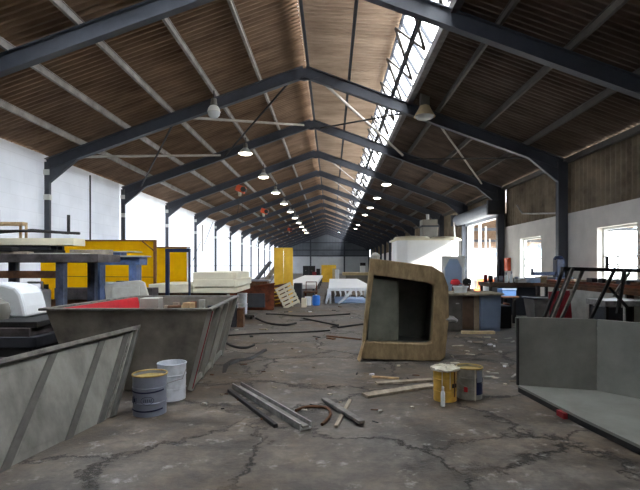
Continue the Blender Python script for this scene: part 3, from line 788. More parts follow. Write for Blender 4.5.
box('bar_bundle', 'bundle of dark bars lying on the tall steel workbench', 'bundle', (-5.4, 6.75, 1.35), (-3.98, 7.05, 1.42), M['black'], .01)
for k in range(4):
    box('steel_bar', 'dark steel bar on the workbench, %s of four on the bundle' % ORD[k], 'bar', (-5.3, 6.74 + .08 * k, 1.42), (-4.05 + .06 * (k % 2), 6.80 + .08 * k, 1.47 + .01 * (k % 2)), M['char'], .006, 'dark bars on the workbench')
box('plank', 'long cream plank topmost on the steel workbench', 'plank', (-5.3, 6.72, 1.482), (-3.68, 7.04, 1.585), M['cream'], .006)
box('plank', 'pale weathered plank lying along the workbench edge', 'plank', (-5.2, 6.45, 1.35), (-4.17, 6.6, 1.385), M['greywood'])
box('board', 'thin grey white board lying flat on the workbench end', 'board', (-4.15, 6.46, 1.35), (-3.42, 6.68, 1.366), M['pale'])
box('plank', 'short brown plank on the workbench end by the blue bench', 'plank', (-3.75, 6.75, 1.35), (-3.2, 6.9, 1.42), M['greywood'], rz=.1)
t = thing('tool', 'flat blue tool with a pale sheet lying on the blue workbench', 'tool', (-3.35, 7.4, 1.345))
MB().box((-3.72, 7.35, 1.345), (-3.30, 7.6, 1.40)).build('body', M['blue'], t, bevel=.006)
MB().box((-3.70, 7.3, 1.40), (-3.05, 7.6, 1.415)).build('sheet', M['pale'], t)
t = thing('pipe_frame', 'black steel pipe frame with an upright end resting on the planks', 'frame', (-4.2, 6.9, 1.585))
mb = MB(); mb.tube([(-5.3, 6.78, 1.69), (-4.3, 6.78, 1.69), (-3.66, 6.85, 1.66)], .02, 8); mb.tube([(-5.3, 7.0, 1.66), (-4.45, 7.0, 1.72), (-4.2, 7.0, 1.70), (-3.84, 6.87, 1.665)], .02, 8)
mb.build('tube', M['darkrod'], t, smooth=True)
MB().tube([(-3.83, 6.86, 1.66), (-3.83, 6.86, 1.93)], .022, 8).build('upright', M['darkrod'], t, smooth=True)
for x in (-4.5, -4.42): MB().box((x - .012, 6.80, 1.585), (x + .012, 6.83, 1.78)).build('post', M['wood'], t)
MB().box((-5.2, 6.76, 1.77), (-4.44, 6.88, 1.82)).build('plank_rest', M['wood'], t)
box('post', 'short dark post standing at the far end of the workbench', 'post', (-5.02, 6.9, 1.585), (-4.90, 6.96, 2.02), M['char'])
# under the bench
for i, (x0, x1, z, m_) in enumerate(((-4.5, -2.95, .0, 'brownwood'), (-4.4, -3.1, .16, 'greywood'), (-4.3, -3.0, .28, 'brownwood'))):
    box('timber_beam', ('thick brown beam on the floor under the benches', 'grey beam lying second up under the benches', 'brown beam topmost of the pile under the benches')[i], 'beam', (x0, 7.15 - .04*i, z), (x1, 7.18 + .3 - .04*i + .02, z + (.16 if i == 0 else .12)), M[m_]) if False else None
for i, (y, z, m_) in enumerate(((8.15, 0, 'brownwood'), (8.15, .20, 'greywood'), (8.2, .40, 'brownwood'), (8.15, .6, 'darksteel'))):
    box('timber_beam', ('brown beam on the floor, bottom of the stack before the yellow board', 'grey beam second up in the stack before the yellow board', 'brown beam third up in the stack before the yellow board', 'dark beam topmost of the stack before the yellow board')[i], 'beam', (-5.1 + .1*i, y, z), (-3.2 + .1*(i % 2), y + .3, z + .2), M[m_], rz=.02 * (i % 3))
t = thing('jerry_can', 'white plastic canister standing under the tall workbench', 'canister', (-4.25, 6.75, 0))
MB().box((-4.42, 6.62, .0), (-4.08, 6.88, .86)).build('body', M['white'], t, bevel=.04)
MB().tube([(-4.35, 6.75, .86), (-4.35, 6.75, .95), (-4.15, 6.75, .95), (-4.15, 6.75, .86)], .018, 8).build('handle', M['white'], t, smooth=True)
MB().lathe([(0, .85), (.03, .85), (.03, .92), (0, .92)], (-4.12, 6.8, 0), 12).build('cap', M['char'], t)

# dark slabs with the white moulded seat
SL = [(0, .14, 'black', -3.02), (.14, .26, 'darksteel', -3.0), (.26, .36, 'black', -3.05), (.36, .47, 'char', -2.98), (.47, .56, 'darksteel', -3.06), (.56, .62, 'black', -3.0)]
for i, (z0, z1, m_, x1) in enumerate(SL):
    box('slab', 'dark slab in the stack beside the tub, ' + ('lowest', 'second up', 'third up', 'fourth up', 'fifth up', 'topmost')[i], 'slab', (-4.6, 4.75 + .02 * (i % 3), z0), (x1, 5.75, z1), M[m_], .008, 'dark slabs beside the tub', rz=0)
t = thing('moulded_chair', 'white rounded moulded seat shell on the dark slabs', 'seat', (-3.65, 5.3, .62))
mb = MB(); prof = [(-3.98, .62), (-3.98, .94), (-3.92, .995), (-3.80, 1.0), (-3.62, .985), (-3.50, .95), (-3.44, .88), (-3.40, .74), (-3.38, .62)]
mb.prism([(x, 5.2, z) for x, z in prof], (0, .42, 0)); mb.build('shell', M['white'], t, bevel=.03)
mb = MB(); mb.lathe([(0, .0), (.15, .0), (.17, .08), (.15, .17), (.08, .215), (0, .225)], (-3.62, 5.02, .62), 24)
mb.build('grey_bowl', M['lampmetal'], t, smooth=True)
# pale trapezoid lid behind tub
t = thing('moulded_hood', 'grey white moulded hood standing on edge behind the tub', 'hood', (-2.9, 6.55, 0))
MB().prism([(-3.10, 6.45, 0), (-2.50, 6.45, 0), (-2.56, 6.62, .70), (-2.66, 6.68, .95), (-2.74, 6.69, .985), (-3.20, 6.68, .94), (-3.22, 6.67, .90), (-3.15, 6.6, .6)], (.0, .06, -.0)).build('shell', M['pale'], t, bevel=.01)
MB().prism([(-3.06, 6.555, .62), (-2.66, 6.555, .62), (-2.70, 6.625, .90), (-3.08, 6.625, .88)], (0, -.012, 0)).build('raised_field', M['pale'], t)
# navy goalpost frame
t = thing('square_frame', 'navy square tube frame like a goalpost behind the tub', 'frame', (-2.3, 6.75, 0))
for x, r in ((-2.345, .024), (-2.03, .010)): MB().box((x - r, 6.72, 0), (x + r, 6.77, 1.43)).build('post', M['navy'], t)
MB().box((-2.37, 6.715, 1.385), (-2.02, 6.775, 1.435)).build('crossbar', M['navy'], t)

# yellow boards
def yboard(name, label, x0, x1, y, z0, z1, m, parts=1):
    t = thing(name, label, 'board', ((x0 + x1) / 2, y, 0))
    for k in range(parts):
        a_, b_ = x0 + (x1 - x0) * k / parts, x0 + (x1 - x0) * (k + 1) / parts
        sh = MB(); sh.face(sh.verts([(a_ + .004, y, z0), (b_ - .004, y, z0), (b_ - .004, y, z1), (a_ + .004, y, z1)])); sh.build('leaf' if parts > 1 else 'sheet', m, t)
    return t
t = yboard('yellow_board', 'big bright yellow board with brown edging behind the workbenches', -5.75, -3.48, 9.3, .0, 1.69, M['yellow'])
MB().box((-5.77, 9.285, 1.67), (-3.46, 9.34, 1.70)).build('edging', M['brownedge'], t)
MB().box((-3.51, 9.285, 0), (-3.46, 9.34, 1.70)).build('edging', M['brownedge'], t)
MB().bar((-3.74, 9.28, 1.68), (-3.48, 9.28, 1.47), .02, .02).build('corner_brace', M['brownedge'], t)
MB().bar((-5.7, 9.285, .98), (-3.5, 9.285, .96), .012, .012).build('seam_batten', M['brownedge'], t)
MB().box((-3.9, 9.33, 0), (-3.8, 9.9, .05)).build('foot', M['brownwood'], t)
t = yboard('yellow_board', 'smaller bright yellow board with a white foot nearer the cream slabs', -4.35, -3.50, 11.5, .0, 1.64, M['yellow'])
MB().box((-4.35, 11.48, 1.615), (-3.46, 11.54, 1.645)).build('edging', M['brownedge'], t)
MB().box((-3.52, 11.47, .5), (-3.47, 11.54, 1.63)).build('edging', M['white'], t)
MB().box((-4.3, 11.4, 0), (-3.5, 11.5, .66)).build('white_foot', M['cream'], t)

# cream slabs on trestles
tr = thing('trestle', 'wooden trestle under the front of the cream slabs', 'trestle', (-2.5, 8.75, 0), 'trestles under the cream slabs')
MB().box((-3.35, 8.70, .60), (-1.95, 8.80, .69)).build('beam', M['brownwood'], tr)
for x in (-3.25, -2.3):
    for s in (-1, 1): MB().bar((x, 8.75 + s*.03, .62), (x, 8.75 + s*.22, 0.02), .05, .05).build('leg', M['brownwood'], tr)
copy_tree(tr, (-2.5, 9.95, 0), 'wooden trestle under the back of the cream slabs')
def cream(lo, hi, label, ch=.12):
    t = thing('moulded_slab', label, 'slab', ((lo[0] + hi[0]) / 2, lo[1], lo[2]), 'cream moulded slabs')
    x0, y0, z0 = lo; x1, y1, z1 = hi
    MB().prism([(x0, y0, z0), (x1, y0, z0), (x1 + .03, y0 + .1, z0), (x1, y1, z0), (x0, y1, z0)], (0, 0, z1 - z0)).build('shell', M['cream'], t, bevel=.012)
    MB().prism([(x1 + .008, y0 + .02, z0 + .01), (x1 + .036, y0 + .12, z0 + .01), (x1 + .006, y1 - .02, z0 + .01), (x1 - .02, y1 - .02, z0 + .01), (x1 - .02, y0 + .02, z0 + .01)], (0, 0, z1 - z0 - .02)).build('end_cap', M['cream'], t)
    return t
cream((-2.5, 8.5, .69), (-1.76, 10.2, .80), 'cream moulded slab, bottom of the stack of three on the trestles')
cream((-2.5, 8.48, .80), (-1.74, 10.25, .94), 'cream moulded slab, middle of the stack of three on the trestles')
cream((-2.5, 8.5, .94), (-1.78, 10.2, 1.07), 'cream moulded slab, top of the stack of three on the trestles')
cream((-3.32, 8.55, .69), (-2.56, 9.9, .85), 'lone cream moulded slab beside the stack on the trestles')

# white tubs on a dolly
t = thing('dolly', 'low black dolly carrying white tubs by the cream slabs', 'dolly', (-2.0, 10.6, 0))
MB().box((-2.28, 10.35, .06), (-1.69, 10.85, .095)).build('deck', M['black'], t)
for x in (-2.2, -1.77):
    for y in (10.42, 10.78): MB().tube([(x - .015, y, .03), (x + .015, y, .03)], .03, 12).build('caster', M['rubber'], t)
p = pail('white_tub', 'white tub, lower of two on the black dolly', -2.0, 10.6, .115, .24, M['tinwhite'], M['white']); p.location.z = .095
p = pail('white_tub', 'white tub, upper of two on the black dolly', -2.0, 10.6, .11, .23, M['tinwhite'], M['white']); p.location.z = .336

# rusty bin, ramp, tall yellow leaves, pallets
t = thing('rusty_bin', 'rusty brown steel bin beyond the white tubs', 'bin', (-1.9, 12.6, 0))
MB().hexa([V((-2.6, 12.5, 0)), V((-1.52, 12.5, 0)), V((-1.62, 13.2, 0)), V((-2.6, 13.2, 0))], [V((-2.7, 12.4, .55)), V((-1.50, 12.45, .70)), V((-1.60, 13.3, .70)), V((-2.7, 13.3, .55))]).build('body', M['rust'], t, bevel=.01)
MB().box((-2.2, 12.40, .08), (-1.75, 12.5, .45)).build('hatch', M['char'], t)
MB().bar((-2.72, 12.4, .56), (-1.48, 12.43, .71), .05, .03).build('rim', M['rust'], t)
for i in range(3):
    o = MB().bar((-2.6 + .3*i, 15.2 + .3*i, .40 + .09), (-2.0 + .2*i, 15.5 + .3*i, 1.30 - .1*i), .28, .06)
    o = o.build('leaning_board', (M['char'], M['greywood'], M['white'])[i], base=(-2.4 + .3*i, 15.2, 0))
    tag(o, ('charcoal board leaning diagonally behind the rusty bin', 'weathered board leaning second behind the rusty bin', 'white board leaning deepest behind the rusty bin')[i], 'board', 'boards leaning behind the rusty bin')
box('plywood_base', 'low dark stack of sheets supporting the leaning boards', 'stack', (-3.2, 14.9, 0), (-1.9, 16.4, .38), M['char'])
box('sheet', 'pale blue grey sheet lying on the stack behind the rusty bin', 'sheet', (-2.75, 14.3, .70), (-1.9, 14.85, .74), M['tin'])
box('crate', 'dark crate under the pale sheet behind the rusty bin', 'crate', (-2.7, 14.3, 0), (-1.95, 14.8, .70), M['brownwood'])
t = yboard('yellow_screen', 'tall pale yellow two leaf screen standing behind the pallets', -1.71, -1.14, 14.1, .0, 1.72, M['yellow2'], 2)
MB().box((-1.6, 14.12, 0), (-1.5, 14.6, .06)).build('foot', M['brownwood'], t); MB().box((-1.35, 14.12, 0), (-1.25, 14.6, .06)).build('foot', M['brownwood'], t)
def pallet(name, label, loc, rot, m):
    t = thing(name, label, 'pallet', loc, 'pallets leaning on the yellow screen'); t.rotation_euler = rot; t.scale = (.72, 1, .86)
    for k in range(3):
        MB().box((-.32 + .29*k, .02, 0), (-.26 + .29*k, .09, .8)).build('stringer', m, t, world=False)
    for k in range(6):
        MB().box((-.34, 0, .01 + .138*k), (.34, .02, .10 + .138*k)).build('slat', m, t, world=False)
    return t
pallet('pallet', 'brown wooden pallet leaning on the tall yellow screen', (-1.42, 13.5, .02), (R(-24), R(-10), 0), M['brownwood'])
pallet('pallet', 'pale wooden pallet leaning beside the brown one', (-1.08, 13.15, .06), (R(-24), R(-26), .1), M['cream'])
box('cabinet', 'small charcoal cabinet behind the pale pallet', 'cabinet', (-1.18, 14.9, 0), (-.93, 15.3, .62), M['char'])
t = thing('barrel', 'small bright blue plastic barrel on the floor past the pallets', 'barrel', (-.44, 14, 0))
MB().lathe([(0, 0), (.10, 0), (.115, .05), (.115, .26), (.10, .30), (0, .30)], n=20).build('body', M['teal'], t, world=False, smooth=True)
MB().lathe([(.03, .30), (.03, .32), (0, .32)], n=10).build('cap', M['white'], t, world=False)
p = pail('white_pail', 'white pail standing beside the small blue barrel', -.68, 13.95, .10, .26, M['white'], M['white'])
box('carton', 'cream carton on the floor between the pale pallet and white pail', 'carton', (-.84, 13.3, 0), (-.70, 13.5, .26), M['cream'])
t = thing('hand_cart', 'small rusty framed cart behind the blue barrel', 'cart', (-.6, 15.6, 0))
MB().box((-.9, 15.4, .28), (-.45, 16.0, .33)).build('deck', M['brownwood'], t)
for x in (-.85, -.5):
    for y in (15.45, 15.95): MB().tube([(x - .02, y, .09), (x + .02, y, .09)], .09, 14).build('wheel', M['rubber'], t); MB().box((x - .02, y - .02, .09), (x + .02, y + .02, .3)).build('strut', M['rust'], t)
MB().tube([(-.85, 15.98, .3), (-.85, 16.1, .62), (-.5, 16.1, .62), (-.5, 15.98, .3)], .018, 8).build('handle', M['rust'], t, smooth=True)

# long low tables deep in the shed
def table(name, label, lo, hi, m, legm, th=.06, legs=4):
    t = thing(name, label, 'table', ((lo[0] + hi[0]) / 2, lo[1], 0))
    MB().box((lo[0], lo[1], hi[2] - th), hi).build('top', m, t, bevel=.008)
    for k in range(legs):
        y = lo[1] + .1 + (hi[1] - lo[1] - .2) * k / (legs - 1)
        for x in (lo[0] + .06, hi[0] - .06): MB().box((x - .03, y - .03, 0), (x + .03, y + .03, hi[2] - th)).build('leg', legm, t)
    return t
table('long_table', 'long low table covered in white sheet running away behind the pallets', (-1.75, 16.3, 0), (-.55, 31, .52), M['whitemat'], M['char'], .14, 5)
t = table('wrapped_table', 'long low table draped in white plastic wrap beside the mould', (-.08, 14.5, 0), (1.35, 24, .50), M['wrap'], M['white'], .10, 4)
mb = MB()
for k in range(9):
    x = -.05 + .16 * k
    mb.tube([(x, 14.48, .46), (x + .03, 14.44, .30), (x - .05 + .04 * (k % 3), 14.42, .22 - .04 * (k % 2))], [.035, .03, .012], 6)
mb.build('wrap_fringe', M['wrap'], t, smooth=True)
MB().tube([(.62, 14.46, .42), (.48, 14.40, .22), (.22, 14.34, .02)], [.05, .045, .03], 8).build('wrap_strip', M['wrap'], t, smooth=True)
MB().tube([(-.05, 14.46, .45), (-.10, 14.40, .22), (-.16, 14.38, .02)], [.07, .05, .03], 8).build('wrap_strip', M['wrap'], t, smooth=True)
box('pale_sheet', 'pale blue sheet of plastic on the floor under the wrapped table', 'sheet', (.12, 14.75, 0), (1.18, 17.4, .03), M['bluepaint'])
t = thing('machine', 'low grey machine with a pale worktop near the far wall', 'machine', (1.7, 30, 0))
MB().box((.95, 29.8, 0), (2.7, 31, .55)).build('body', M['lampmetal'], t); MB().box((.75, 29.6, .55), (2.8, 31.2, .72)).build('worktop', M['tan'], t)
MB().box((1.9, 30.2, .72), (2.2, 30.6, 1.15)).build('head', M['white'], t); MB().box((1.88, 30.18, 1.15), (2.22, 30.62, 1.35)).build('hood', M['black'], t)
t = yboard('yellow_sheet', 'upright yellow sheet near the far wall', -.68, .36, 33, 0, 1.2, M['yellow2'])
MB().box((.1, 32.96, .1), (.36, 33, .95)).build('brown_patch', M['tan'], t)
MB().box((-.4, 33.02, 0), (-.3, 33.4, .06)).build('foot', M['brownwood'], t)
o = MB().lathe([(0, 0), (.13, 0), (.13, .9), (.10, .92), (0, .92)], n=18).build('roll', M['white'], smooth=True); o.location = (.38, 29, 0)
tag(o, 'white upright roll standing before the yellow sheet', 'roll')
t = thing('cupboard', 'dark double cupboard against the pale far wall', 'cupboard', (-2.1, 46, 0))
MB().box((-2.75, 46, 0), (-1.55, 46.5, 1.12)).build('body', M['char'], t)
for x in (-2.73, -2.13):
    do = MB().box((x, 45.96, .1), (x + .55, 46, 1.08)).build('door', M['black'], t)
    MB().box((x + .25, 45.93, .6), (x + .29, 45.96, .7)).build('handle', M['metal'], do)
box('bench_block', 'dark machine block between the cupboard and the yellow sheet', 'machine', (-1.0, 32, 0), (-.75, 32.4, .95), M['black'])
box('red_drum', 'small dark red box on the floor before the far cupboard', 'box', (-1.35, 34, 0), (-1.0, 34.4, .7), M['redline'])

# ------------------------------------------------------------------ tank and panel by the doorway
t = thing('tank', 'big white faceted tank with lids beside the shutter doorway', 'tank', (3.4, 17.2, 0))
def octo(x0, x1, y0, y1, c): return [(x0 + c, y0), (x1 - c, y0), (x1, y0 + c), (x1, y1 - c), (x1 - c, y1), (x0 + c, y1), (x0, y1 - c), (x0, y0 + c)]
O = octo(2.32, 4.50, 16.3, 18.3, .32)
MB().prism([(x, y, 0) for x, y in O], (0, 0, 2.08)).build('body', M['whitemat'], t, bevel=.03)
O2 = octo(2.24, 4.58, 16.2, 18.4, .34)
MB().prism([(x, y, 2.06) for x, y in O2], (0, 0, .06)).build('flange', M['cream'], t, bevel=.01)
MB().lathe([(0, 0), (.62, 0), (.66, .03), (.6, .09), (.1, .13), (0, .13)], (2.92, 17.0, 2.12), 28).build('lid', M['cream'], t, smooth=True)
MB().lathe([(0, 0), (.48, 0), (.52, .03), (.45, .08), (.1, .11), (0, .11)], (4.1, 17.0, 2.12), 28).build('lid', M['cream'], t, smooth=True)
MB().box((3.42, 17.55, 2.12), (3.98, 18.1, 2.9)).build('hopper', M['lampmetal'], t, bevel=.01)
MB().box((3.38, 17.50, 2.62), (4.02, 18.15, 2.68)).build('hopper_band', M['char'], t)
MB().tube([(3.66, 17.8, 2.9), (3.66, 17.8, 3.12)], .06, 12).build('vent_pipe', M['frame'], t, smooth=True)
t = thing('framed_panel', 'pale blue moulded panel with a white chamfered frame before the tank', 'panel', (3.3, 12.8, 0))
q = [(3.04, 0), (3.62, 0), (3.62, 1.42), (3.04, 1.42)]
MB().prism([(x, 12.8, z) for x, z in q], (0, .04, 0)).build('sheet', M['bluepaint'], t)
po = [(3.02, 0), (3.64, 0), (3.64, 1.1), (3.64, 1.44), (3.33, 1.44), (3.02, 1.44), (3.02, 1.1)]
pi_ = [(3.10, .06), (3.56, .06), (3.56, 1.12), (3.44, 1.36), (3.33, 1.36), (3.22, 1.36), (3.10, 1.12)]
MB().ring([(x, 12.77, z) for x, z in po], [(x, 12.77, z) for x, z in pi_], (0, .04, 0)).build('frame', M['whitemat'], t)
MB().box((3.05, 12.84, 0), (3.15, 13.2, .05)).build('foot', M['char'], t); MB().box((3.5, 12.84, 0), (3.6, 13.2, .05)).build('foot', M['char'], t)

# counter
t = thing('base_cabinet', 'dark grey base cabinet with brown door next to the mould', 'cabinet', (2.3, 8.8, 0))
MB().box((1.85, 8.45, 0), (2.66, 9.25, .655)).build('body', M['cab'], t, bevel=.006)
MB().box((2.36, 8.435, .05), (2.56, 8.45, .63)).build('door', M['cabdoor'], t)
do = MB().box((1.88, 8.435, .05), (2.33, 8.45, .63)).build('door', M['cab'], t)
MB().box((2.24, 8.42, .50), (2.30, 8.436, .52)).build('handle', M['metal'], do)
MB().box((2.57, 8.43, 0), (2.66, 8.45, .655)).build('stile', M['clad'], t)
t = thing('base_cabinet', 'blue grey base cabinet under the worktop end nearer the windows', 'cabinet', (2.9, 8.8, 0))
MB().hexa([V((2.68, 8.42, 0)), V((3.06, 8.5, 0)), V((3.06, 9.25, 0)), V((2.68, 9.25, 0))], [V((2.68, 8.42, .655)), V((3.08, 8.5, .655)), V((3.08, 9.25, .655)), V((2.68, 9.25, .655))]).build('body', M['bluecab'], t, bevel=.006)
MB().hexa([V((2.72, 8.41, .05)), V((3.02, 8.475, .05)), V((3.02, 8.49, .05)), V((2.72, 8.43, .05))], [V((2.72, 8.41, .62)), V((3.02, 8.475, .62)), V((3.02, 8.49, .62)), V((2.72, 8.43, .62))]).build('door', M['bluecab'], t)
tag(MB().prism([(1.82, 8.40, .655), (2.7, 8.36, .655), (3.12, 8.45, .655), (3.12, 9.28, .655), (1.82, 9.28, .655)], (0, 0, .035)).build('worktop', M['greywood'], base=(2.4, 8.8, .655), bevel=.005), 'grey worktop lying across both base cabinets', 'worktop')
t = thing('basin', 'round white basin on the worktop in front of the red cap', 'basin', (2.41, 8.75, .69))
MB().lathe([(0, 0), (.11, 0), (.13, .10), (.14, .11), (.13, .115), (.12, .10), (.10, .02), (0, .02)], n=24).build('bowl', M['white'], t, world=False, smooth=True)
MB().lathe([(.128, .098), (.147, .10), (.147, .118), (.125, .118)], n=24).build('rim', M['white'], t, world=False, smooth=True)
box('plank', 'pale plank on the floor along the foot of the base cabinets', 'plank', (2.28, 8.15, 0), (2.85, 8.25, .05), M['tan'], rz=-.02)

# two people crouched behind the worktop
def person(label, x, y, hz, top, headgear, rz, cap):
    t = thing('person', label, 'person', (x, y, 0), rz=rz)
    # joints in local space, facing -y, crouching
    J = {'pelvis': (0, .08, .22), 'waist': (0, .06, .38), 'chest': (0, -.01, .56), 'neck': (0, -.03, .675), 'head': (0, -.055, .76), 'crown': (0, -.04, .855),
         'shl': (.16, 0, .61), 'ell': (.20, -.16, .42), 'hal': (.10, -.33, .36), 'shr': (-.16, 0, .61), 'elr': (-.20, -.16, .42), 'har': (-.10, -.33, .36),
         'hil': (.09, .06, .20), 'knl': (.15, -.30, .40), 'anl': (.12, -.06, .07), 'tol': (.13, -.22, .035), 'hir': (-.09, .06, .20), 'knr': (-.15, -.30, .40), 'anr': (-.12, -.06, .07), 'tor': (-.13, -.22, .035)}
    Rd = {'pelvis': .13, 'waist': .12, 'chest': .13, 'neck': .055, 'head': .085, 'crown': .065, 'shl': .06, 'ell': .042, 'hal': .03, 'shr': .06, 'elr': .042, 'har': .03,
          'hil': .085, 'knl': .06, 'anl': .04, 'tol': .03, 'hir': .085, 'knr': .06, 'anr': .04, 'tor': .03}
    E = [('pelvis','waist'),('waist','chest'),('chest','neck'),('neck','head'),('head','crown'),('chest','shl'),('shl','ell'),('ell','hal'),('chest','shr'),('shr','elr'),('elr','har'),
         ('pelvis','hil'),('hil','knl'),('knl','anl'),('anl','tol'),('pelvis','hir'),('hir','knr'),('knr','anr'),('anr','tor')]
    def skin(keys, name, m, grow=0):
        ks = [k for k in J if k in keys]; ix = {k: i for i, k in enumerate(ks)}
        me = bpy.data.meshes.new(name)
        me.from_pydata([J[k] for k in ks], [(ix[a_], ix[b_]) for a_, b_ in E if a_ in ix and b_ in ix], [])
        o = bpy.data.objects.new(name, me); COL.objects.link(o); o.parent = t
        o.modifiers.new('skin', 'SKIN'); 
        for k in ks:
            sv = me.skin_vertices[0].data[ix[k]]; sv.radius = (Rd[k] + grow,) * 2
            sv.use_root = (k == ks[0])
        sb = o.modifiers.new('sub', 'SUBSURF'); sb.levels = 2; sb.render_levels = 2
        me.materials.append(m)
        return o
    skin(set(J), 'body', M['skin'])
    skin({'pelvis','waist','chest','shl','ell','shr','elr'}, 'shirt', top, .012)
    skin({'pelvis','hil','knl','anl','hir','knr','anr'}, 'trousers', M['darkshirt'] if cap else M['overall'], .012)
    for s, nm in ((1, 'hal'), (-1, 'har')):
        h = V(J[nm])
        for k in range(5):
            d_ = V((s*(-.03 + .016*k), -.05 + (.012 if k in (0, 4) else 0), -.035))
            MB().tube([h + V((s*(-.024 + .012*k), -.01, 0)), h + d_*.7 + V((s*(-.02 + .01*k), -.02, .012)), h + d_ + V((s*(-.02 + .01*k), -.02, -.02))], [.009, .008, .006], 6).build('finger', M['skin'], t, world=False, smooth=True)
    for s in (-1, 1):
        MB().lathe([(0, -.008), (.009, 0), (0, .008)], (.03*s, -.137, .785), 8).build('eye', M['whitemat'], t, world=False, smooth=True)
        MB().lathe([(0, -.03), (.014, 0), (0, .03)], (.088*s, -.045, .775), 8).build('ear', M['skin'], t, world=False, smooth=True)
    MB().tube([(0, -.125, .79), (0, -.16, .755), (0, -.135, .75)], [.008, .014, .01], 8).build('nose', M['skin'], t, world=False, smooth=True)
    MB().tube([(-.025, -.128, .722), (0, -.137, .720), (.025, -.128, .722)], .007, 6).build('mouth', M['redline'], t, world=False, smooth=True)
    if cap:
        mb = MB().lathe([(.098, .80), (.102, .83), (.09, .875), (.05, .905), (0, .912)], (0, -.045, 0), 20); mb.build('cap', headgear, t, world=False, smooth=True)
        MB().prism([(-.07, -.12, .815), (-.04, -.20, .80), (.04, -.20, .80), (.07, -.12, .815)], (0, 0, .01)).build('cap_peak', headgear, t, world=False)
    else:
        mb = MB().lathe([(.09, .76), (.098, .80), (.10, .83), (.085, .87), (.05, .895), (0, .90)], (0, -.035, 0), 20); mb.build('hair', headgear, t, world=False, smooth=True)
    return t
person('person in blue top and red cap crouching behind the white basin', 2.53, 9.75, 0, M['overall'], M['redcap'], R(70), True)
person('person with black hair in dark shirt crouching behind the worktop', 3.05, 10.6, 0, M['darkshirt'], M['hair'], R(20), False)

# ------------------------------------------------------------------ side by the windows
t = thing('wall_bench', 'long bench against the block wall under the windows', 'workbench', (5.0, 9, 0))
MB().box((4.55, 6.2, .74), (5.42, 10.6, .80)).build('top', M['brownwood'], t, bevel=.006)
for y in (6.3, 8.4, 10.5):
    for x in (4.62, 5.35): MB().box((x - .04, y - .04, 0), (x + .04, y + .04, .74)).build('leg', M['darksteel'], t)
MB().box((4.56, 7.3, .08), (4.59, 9.4, .74)).build('white_panel', M['pale'], t)
for i in range(6):
    x = 4.58 + .13 * (i % 4); z = .80 + .046 * (i // 4)
    box('plank', 'brown plank lying along the wall bench, %s of the six' % ORD[i], 'plank', (x, 6.3 + .25*(i % 3), z), (x + .12, 10.0 - .3*(i % 2), z + .044), (M['brownwood'], M['rust'], M['greywood'])[i % 3], group='planks on the wall bench')
o = MB().tube([(5.02, 6.6, .90), (5.05, 7.3, .91), (5.03, 8.2, .905), (5.05, 9.1, .89)], [.05, .06, .055, .04], 10)
tag(o.build('cloth_roll', M['clear'], base=(4.8, 7.5, .89), smooth=True), 'crumpled grey cloth roll on the planks of the wall bench', 'cloth')
# navy radial machine
t = thing('radial_arm_machine', 'navy machine with a long arm on a column at the end of the wall bench', 'machine', (5.0, 10.35, .80))
MB().box((4.85, 10.15, .80), (5.25, 10.55, .93)).build('base', M['navy'], t)
MB().box((4.93, 10.25, .93), (5.10, 10.45, 1.33)).build('column', M['navy'], t, bevel=.01)
MB().lathe([(.10, 1.31), (.11, 1.34), (.07, 1.40), (0, 1.41)], (5.01, 10.35, 0), 16).build('cap', M['navy'], t, smooth=True)
MB().box((4.42, 10.30, .97), (4.95, 10.42, 1.05)).build('arm', M['navy'], t, bevel=.01)
MB().box((4.42, 10.32, 1.03), (4.45, 10.40, 1.12)).build('arm_stop', M['navy'], t)
# tipped metal trestle
t = thing('metal_trestle', 'tipped black metal trestle with slanting legs behind the pale corner panels', 'trestle', (3.4, 6.2, 0))
MB().bar((3.09, 6.3, 1.15), (4.35, 6.3, 1.12), .05, .05).build('top_rail', M['darkrod'], t)
for x, dx, m_, y in ((3.11, -.50, 'darkrod', 6.28), (3.20, -.50, 'rim', 6.22), (3.22, -.52, 'darkrod', 6.3), (3.39, -.56, 'rim', 6.30), (3.80, -.62, 'darkrod', 6.28)):
    MB().bar((x, y, 1.16), (x + dx, y - .1, .02), .028, .038).build('leg', M[m_], t)
MB().bar((3.95, 6.33, 1.12), (3.86, 6.33, .55), .04, .04).build('stay', M['darkrod'], t)
MB().bar((4.0, 6.33, .62), (3.74, 6.33, .9), .03, .03).build('clamp', M['darkrod'], t)
MB().bar((4.02, 6.33, 1.10), (3.80, 6.33, .78), .03, .03).build('stay', M['metal'], t)
MB().bar((3.70, 6.3, 1.13), (3.70, 6.3, 1.32), .03, .03).build('stub', M['darkrod'], t)
MB().bar((3.70, 6.3, 1.21), (3.95, 6.3, 1.20), .015, .015).build('stub', M['darkrod'], t)
# small steel stand, red sheet, bins and clutter
t = thing('steel_stand', 'low steel stand on thin dark legs in front of the wall bench', 'table', (4.2, 6.7, 0))
MB().box((3.82, 6.55, .62), (4.5, 7.05, .70)).build('top', M['metal'], t, bevel=.006)
for x in (3.87, 4.17, 4.45):
    for y in (6.6, 7.0): MB().box((x - .018, y - .018, 0), (x + .018, y + .018, .62)).build('leg', M['darkrod'], t)
MB().box((3.86, 6.6, .3), (4.1, 7.0, .6)).build('drawer_box', M['char'], t)
o = MB().prism([(3.70, 7.9, .0), (4.08, 7.9, .0), (4.14, 8.15, .76), (3.78, 8.15, .74)], (0, .03, 0))
tag(o.build('red_sheet', M['redline'], base=(3.9, 7.9, 0)), 'dark red sheet leaning behind the slanting trestle legs', 'sheet')
t = thing('storage_bin', 'milky grey plastic bin standing before the navy machine', 'bin', (4.1, 9.3, 0))
MB().hexa([V((3.93, 9.0, 0)), V((4.30, 9.0, 0)), V((4.30, 9.4, 0)), V((3.93, 9.4, 0))], [V((3.86, 8.95, .55)), V((4.36, 8.95, .55)), V((4.36, 9.45, .55)), V((3.86, 9.45, .55))]).build('body', M['clear'], t, bevel=.02)
